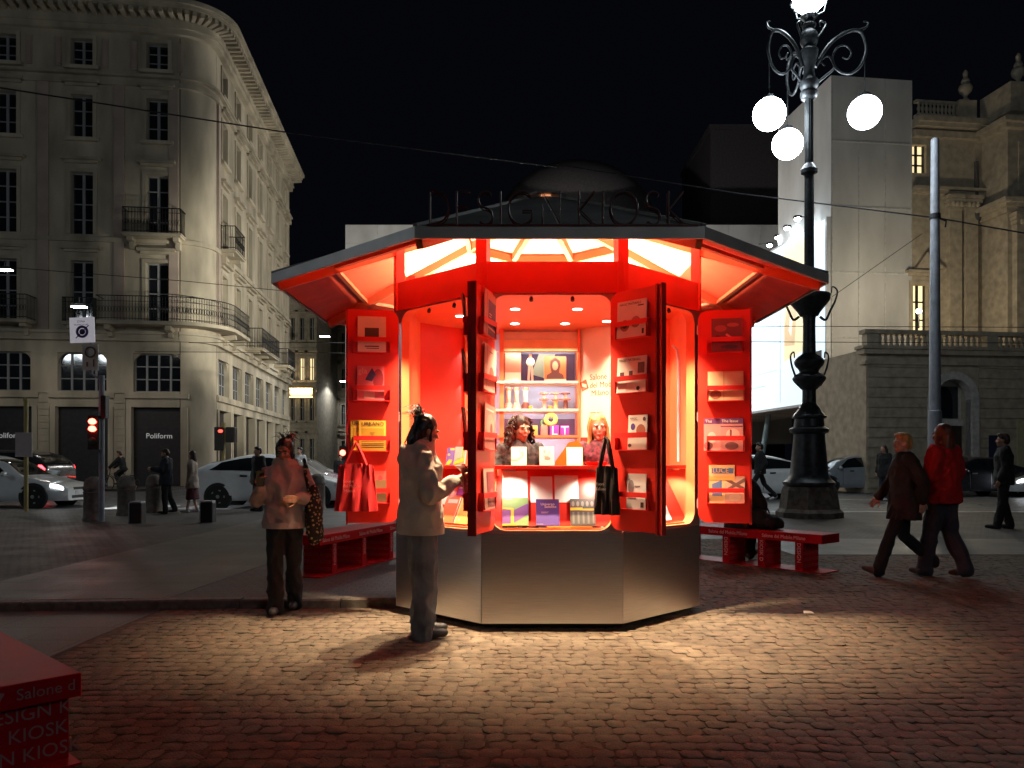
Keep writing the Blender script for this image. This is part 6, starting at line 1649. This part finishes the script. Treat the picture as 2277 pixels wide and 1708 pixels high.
            for i in range(230):
                a = rn.uniform(0, 2*pi)
                if -2.65 < a - 2*pi*(a > pi) < -.5: a = rn.choice((rn.uniform(-.45, .9), rn.uniform(pi-.9, pi+.45)))      # keep the face free
                z0 = rn.uniform(-.02, .13); rr = .075*sqrt(max(.05, 1-(z0-.03)**2/.0115)) if z0 > .03 else .085
                st_ = hp(rr*cos(a), .02 + rr*1.05*sin(a), z0); outv = (RH @ V((cos(a), sin(a), 0)))
                L_ = rn.uniform(.06, .20) if z0 < .08 else rn.uniform(.03,.09); rad = rn.uniform(.009,.015); ph = rn.uniform(0,6)
                P = []
                n_ = 9
                for k in range(n_):
                    t = k/(n_-1); c = st_ + outv*(.012+.045*sqrt(t)) + V((0,0,-L_*t)) 
                    P.append(c + (outv.cross(V((0,0,1)))*cos(ph+t*11) + outv*sin(ph+t*11))*rad)
                b.tube(P, [.007]*(n_-1)+[.002], 4)
            fin(b, 'curls', m, 0, 0, bl=False)
    return e, J, s
def held(name, label, cat, e_pos, heading, s, local, b, m):
    """something held in a hand: placed in the holder's frame but a thing of its own"""
    M = Matrix.Translation(e_pos) @ Matrix.Rotation(radians(heading), 4, 'Z') @ Matrix.Translation(V(local)*s)
    o = empty(name, M=M, label=label, category=cat); b.build('body_shell', m, o); return o

# 1 the customer at the left bay, seen from behind
pos = V((-.68, 5.97, 0)); hg = 110
HOOD1 = cloth('taupe_fleece', (.55,.47,.40))
person('person in a taupe hooded top, black hair clipped up, standing at the left bay', pos, 1.66, hg,
       dict(shR=(-.15,.01,1.365), shL=(.15,.01,1.365), elR=(-.235,-.02,1.09), wrR=(-.125,-.265,1.20), elL=(.235,-.03,1.10), wrL=(.07,-.285,1.19), head=(0,-.045,1.565), ankL=(.10,-.04,.085), kneeL=(.095,-.03,.49)), SKIN,
       dict(mat=HOOD1, hem=.80, fit=.055, sleeve=(.070,.070,.048), cuff=.84, hood=True, name='hooded_top', fold=.024), ('pants', cloth('grey_blue_denim', (.15,.16,.19), var=.25), (.105,.092,.098)), cloth('black_shoe', (.035,.035,.04), .5), ('bun', HBLACK), yaw=10, nod=16, vox=.010,
       hands={'R': (V((.35,-.8,.25)), V((.7,-.1,.6)), .75), 'L': (V((-.3,-.8,.25)), V((-.7,-.1,.6)), .75)})
p1 = pos
held('phone', 'dark phone in the hands of the person at the left bay', 'phone', pos, hg, .976, (-.02,-.372,1.262), MB(M=T(0,0,0,0,radians(-38))).bbox(-.036,.036,-.005,.005,-.07,.07,.004), mat('phone_black',(.01,.01,.012),.15))
held('leaflet', 'white leaflet held with the phone at the left bay', 'leaflet', pos, hg, .976, (-.03,-.36,1.245), MB(M=T(0,0,0,radians(20),radians(-52))).box(-.055,.055,-.001,.001,-.09,.10), flat('leaflet_white',(.8,.76,.7)))
# 2 the walker in the pale hoodie
pos = V((-1.965, 6.93, 0)); hg = 6
person('person in a pale pink hoodie and black trousers with a phone by the left bench', pos, 1.50, hg,
       dict(shR=(-.15,.01,1.37), shL=(.15,.01,1.37), elR=(-.265,.02,1.10), wrR=(-.20,-.20,1.25), elL=(.265,.0,1.12), wrL=(.15,-.20,1.12), kneeR=(-.085,-.06,.50), ankR=(-.075,-.10,.09), kneeL=(.075,.03,.47), ankL=(.07,.14,.10), hipR=(-.08,0,.9), hipL=(.08,0,.9)), SKIND,
       dict(mat=cloth('pale_pink_fleece', (.44,.32,.29)), hem=.84, fit=.05, sleeve=(.078,.076,.048), cuff=.92, hood=True, name='hoodie', fold=.022), ('pants', BLK, (.10,.075,.085)), cloth('black_shoe'), ('bun', HBLACK), yaw=-6, nod=14, vox=.010, face=True,
       hands={'R': (V((.25,-.5,.8)), V((.5,-.6,-.4)), .7)})
held('phone', 'phone held up by the person in the pale hoodie', 'phone', pos, hg, .882, (-.185,-.275,1.32), MB(M=T(0,0,0,radians(15),radians(25))).bbox(-.036,.036,-.005,.005,-.075,.075,.004), mat('phone_black'))
LEO = mat('leopard_print', (.45,.30,.14), .8)
nt = LEO.node_tree; vo = nt.nodes.new('ShaderNodeTexVoronoi'); vo.inputs['Scale'].default_value = 34; tc = nt.nodes.new('ShaderNodeTexCoord'); cr = nt.nodes.new('ShaderNodeValToRGB')
cr.color_ramp.elements[0].position = .30; cr.color_ramp.elements[0].color = (.48,.34,.18,1); cr.color_ramp.elements[1].position = .38; cr.color_ramp.elements[1].color = (.015,.01,.008,1)
nt.links.new(tc.outputs['Object'], vo.inputs['Vector']); nt.links.new(vo.outputs['Distance'], cr.inputs['Fac']); nt.links.new(cr.outputs['Color'], nt.nodes['Principled BSDF'].inputs['Base Color'])
bg = empty('shoulder_bag', M=Matrix.Translation(pos + V((.255, -.02, .58))), label='leopard print shoulder bag on the arm of the person in the pale hoodie', category='bag')
b = MB(); b.ell((0,0,.26), .075,.10,.27, 14, 12); b.ell((.01,.02,.12), .07,.11,.12, 12, 10); blob(b, 'bag_body', LEO, bg, .014, 3, .012, .08)
MB().tube([(-.03,-.03,.45),(-.06,-.05,.62),(-.085,.0,.74),(-.06,.05,.62),(-.03,.04,.45)], .014, 6).build('strap', LEO, bg, 60)
# 3, 4 the two sellers
person('seller with dark curly hair and a black shirt behind the counter', V((.075, 7.02, .12)), 1.58, 6, dict(elL=(.25,-.02,1.15), wrL=(.20,-.24,1.10), elR=(-.26,-.03,1.15), wrR=(-.24,-.26,1.13)), SKIN,
       dict(mat=mat('patterned_black_shirt', (.03,.03,.03), .8, var=1.6, scale=26), hem=.86, fit=.022, sleeve=(.072,.062,.05), name='shirt', fold=.006, collar=True), ('pants', BLK, (.095,.075,.07)), BLK, ('curly', mat('dark_curls',(.035,.017,.010),.5,var=.4,scale=40)), yaw=24, nod=4, vox=.010, face=True)
person('seller with long blond hair and a maroon blouse behind the counter', V((.80, 7.06, .12)), 1.60, -12, dict(elL=(.24,-.02,1.14), wrL=(.12,-.25,1.12), elR=(-.24,-.02,1.14), wrR=(-.14,-.25,1.12)), SKINF,
       dict(mat=mat('maroon_blouse', (.11,.014,.028), .7, var=.9, scale=30), hem=.86, fit=.02, sleeve=(.07,.06,.05), name='blouse', fold=.006), ('pants', BLK, (.095,.075,.07)), BLK, ('long', HBLOND, 1.20), yaw=14, nod=6, lean=(-.06,0), vox=.010, face=True)
# 5, 6 the couple on the right
pos = V((4.43, 9.05, 0))
person('person with short blond hair in a long dark coat striding left on the cobbles', pos, 1.62, -98, dict(WALK), SKINF, dict(mat=cloth('charcoal_coat', (.018,.017,.020)), hem=.68, fit=.05, flare=.03, sleeve=(.088,.078,.062), name='coat', collar=True, fold=.014), ('pants', BLK, (.095,.075,.072)), cloth('tan_shoe', (.16,.10,.075)), ('short', HBLOND), yaw=8, vox=.012)
pos = V((4.86, 9.02, 0))
person('person with long auburn hair in a bright red jacket walking away', pos, 1.72, -152, dict(kneeL=(.085,-.10,.50), ankL=(.085,-.16,.09), kneeR=(-.085,.02,.48), ankR=(-.09,.20,.13), elR=(-.25,.0,1.12), wrR=(-.2,-.16,1.05), elL=(.25,.03,1.12), wrL=(.2,-.14,1.02)), SKIN, dict(mat=cloth('red_jacket', (.52,.010,.012)), hem=.82, fit=.06, sleeve=(.098,.085,.066), name='jacket', collar=True, fold=.018), ('pants', cloth('slate_trousers', (.045,.045,.065)), (.105,.092,.09)), cloth('tan_shoe'), ('long', HRED, 1.24), vox=.012)
# 7.. others further off
p = gnd(2232, 1176); person('person all in black standing at the right edge before the yellow notice board', p, 1.82, -120, dict(ankL=(.10,-.10,.085), ankR=(-.10,.10,.085)), SKIN, dict(mat=BLK, hem=.78, fit=.05, sleeve=(.09,.08,.065), name='jacket', collar=True), ('pants', BLK, (.10,.085,.075)), BLK, ('short', HBROWN), female=False, vox=.016)
p = gnd(1966, 1114); person('person with long dark hair in black just left of the striding blond person', p, 1.78, -60, None, SKIN, dict(mat=BLK, hem=.72, fit=.045, sleeve=(.085,.07,.06), name='coat'), ('pants', DENIM, (.09,.07,.065)), flat('white_shoe',(.6,.6,.6)), ('long', HBROWN, 1.2), vox=.02)
p = gnd(1690, 1115); person('dark silhouette in white shoes striding past the white car right of the kiosk', p, 1.84, -96, dict(kneeL=(.09,-.22,.53), ankL=(.09,-.42,.12), kneeR=(-.09,.14,.50), ankR=(-.09,.45,.18), elR=(-.24,-.12,1.16), wrR=(-.18,-.30,1.20), elL=(.24,.10,1.12), wrL=(.2,.02,.92)), SKIN, dict(mat=BLK, hem=.80, fit=.05, sleeve=(.09,.078,.06), name='jacket', collar=True), ('pants', BLK, (.092,.07,.06)), flat('white_shoe'), ('short', HBLACK), female=False, vox=.02)
p = gnd(369, 1142, .07); person('person in dark clothes looking at a lit phone beside a stone bollard', p, 1.50, -80, dict(elR=(-.24,-.10,1.14), wrR=(-.12,-.33,1.18), elL=(.24,-.08,1.14), wrL=(.10,-.33,1.17), kneeR=(-.09,.06,.48), ankR=(-.09,.20,.12)), SKIN, dict(mat=NAVY, hem=.74, fit=.055, sleeve=(.092,.08,.065), name='jacket', hood=True), ('pants', BLK, (.10,.08,.07)), BLK, ('short', HBROWN), nod=15, female=False, vox=.018)
p = gnd(428, 1140, .07); person('person in a beige coat and maroon skirt before the white hatchback', p, 1.46, -82, dict(kneeL=(.08,-.05,.49), ankL=(.08,-.12,.09), ankR=(-.08,.10,.09)), SKINF, dict(mat=cloth('beige_coat', (.40,.31,.25)), hem=.66, fit=.04, flare=.025, sleeve=(.082,.07,.058), name='coat'), ('skirt', cloth('maroon_skirt', (.10,.022,.028)), .36, .24), flat('white_shoe'), ('long', HBROWN, 1.22), vox=.018)
p = gnd(574, 1137, .07); person('person in black standing at the flank of the white hatchback', p, 1.56, -40, None, SKIN, dict(mat=BLK, hem=.70, fit=.05, sleeve=(.09,.078,.062), name='coat'), ('pants', BLK, (.095,.08,.07)), BLK, ('short', HBLACK), vox=.018)
p = gnd(667, 1112); person('person in a white shirt seen over the shoulder of the pale hoodie', p, 1.72, -30, None, SKIN, dict(mat=cloth('white_shirt', (.55,.55,.56)), hem=.86, fit=.035, sleeve=(.08,.07,.055), name='shirt'), ('pants', BLK, (.095,.08,.07)), BLK, ('short', HBLACK), female=False, vox=.02)
p = gnd(756, 1100); person('dark haired figure half hidden by the red tote bag', p, 1.50, 20, None, SKIN, dict(mat=BLK, hem=.8, fit=.05, sleeve=(.09,.078,.062), name='jacket'), ('pants', BLK, (.095,.08,.07)), BLK, ('short', HBLACK), vox=.02)
# the figure sitting on the right bench, back to us
d = V((1.55,-1.81)).normalized(); wn_ = V((-d.y, d.x)); q = V((2.02,11.02)) + d*1.18 + wn_*.17
hgs = math.degrees(atan2(wn_.x, -wn_.y))
person('person in black sitting on the right bench, mostly behind the open shutter', V((q.x, q.y, -.40)), 1.70, hgs, dict(hipL=(.09,0,.94), hipR=(-.09,0,.94), kneeL=(.11,-.42,.93), kneeR=(-.11,-.42,.93), ankL=(.11,-.40,.50), ankR=(-.11,-.40,.50), elL=(.24,-.10,1.15), wrL=(.12,-.30,1.02), elR=(-.24,-.10,1.15), wrR=(-.12,-.30,1.02)), SKIN,
       dict(mat=BLK, hem=.84, fit=.05, sleeve=(.092,.08,.065), name='jacket', hood=True), ('pants', BLK, (.10,.08,.07)), cloth('tan_shoe'), ('short', HBLACK), vox=.016)
q2 = V((2.02,11.02)) + d*1.56 + wn_*.22
b = MB(); b.ell((0,0,.09), .17,.14,.10, 14, 10); b.ell((-.12,.02,.13), .12,.12,.14, 12, 8); b.ell((.1,0,.07), .1,.1,.075, 12, 8)
bk = empty('backpack', M=Matrix.Translation((q2.x, q2.y, .452)), label='dark soft bag lying on the right bench beside the sitting person', category='bag')
blob(b, 'bag_body', BLK, bk, .016, 3, .01, .09); MB().tube([(-.1,-.02,.24),(-.05,-.04,.30),(.0,-.02,.2)], .012, 6).build('strap', BLK, bk, 50)
# cyclist
p = gnd(264, 1092)
by = empty('bicycle', p, radians(180), 'bicycle ridden past the dark shop fronts', 'bicycle')
for x in (-.52, .52):
    w_ = MB().tube([(x+.33*cos(2*pi*i/28), 0, .33+.33*sin(2*pi*i/28)) for i in range(28)], .018, 6, closed=True).build('wheel', TYRE, by, 60)
    sp_ = MB()
    for i in range(12): sp_.tube([(x,0,.33),(x+.32*cos(2*pi*i/12),0,.33+.32*sin(2*pi*i/12))], .003, 4)
    sp_.build('spokes', RIM, w_, kind='stuff')
MB().tube([(-.52,0,.33),(-.1,0,.32),(.38,0,.72),(-.2,0,.75),(-.1,0,.32)], .018, 6).tube([(-.52,0,.33),(-.2,0,.75),(-.23,0,.9)], .014, 6).tube([(.52,0,.33),(.38,0,.72),(.34,0,.98)], .016, 6).build('frame', DARKMETAL, by, 50)
MB().tube([(.28,-.26,.98),(.36,-.1,1.0),(.36,.1,1.0),(.28,.26,.98)], .013, 6).build('handlebar', DARKMETAL, by, 50); MB().ell((-.24,0,.92), .13,.08,.035).build('saddle', BLK, by, 50)
person('cyclist in dark clothes riding along the shop fronts', p + V((.22, 0, .02)), 1.66, -90, dict(hipL=(.085,0,.92), hipR=(-.085,0,.92), kneeL=(.10,-.32,.72), ankL=(.10,-.20,.34), kneeR=(-.10,-.30,.62), ankR=(-.10,-.14,.18), elL=(.24,-.28,1.14), wrL=(.22,-.50,.98), elR=(-.24,-.28,1.14), wrR=(-.22,-.50,.98)), SKIN,
       dict(mat=BLK, hem=.88, fit=.04, sleeve=(.085,.07,.06), name='jacket'), ('pants', BLK, (.095,.075,.065)), BLK, ('short', HBROWN), lean=(0,-.28), vox=.02)
finish_blobs()
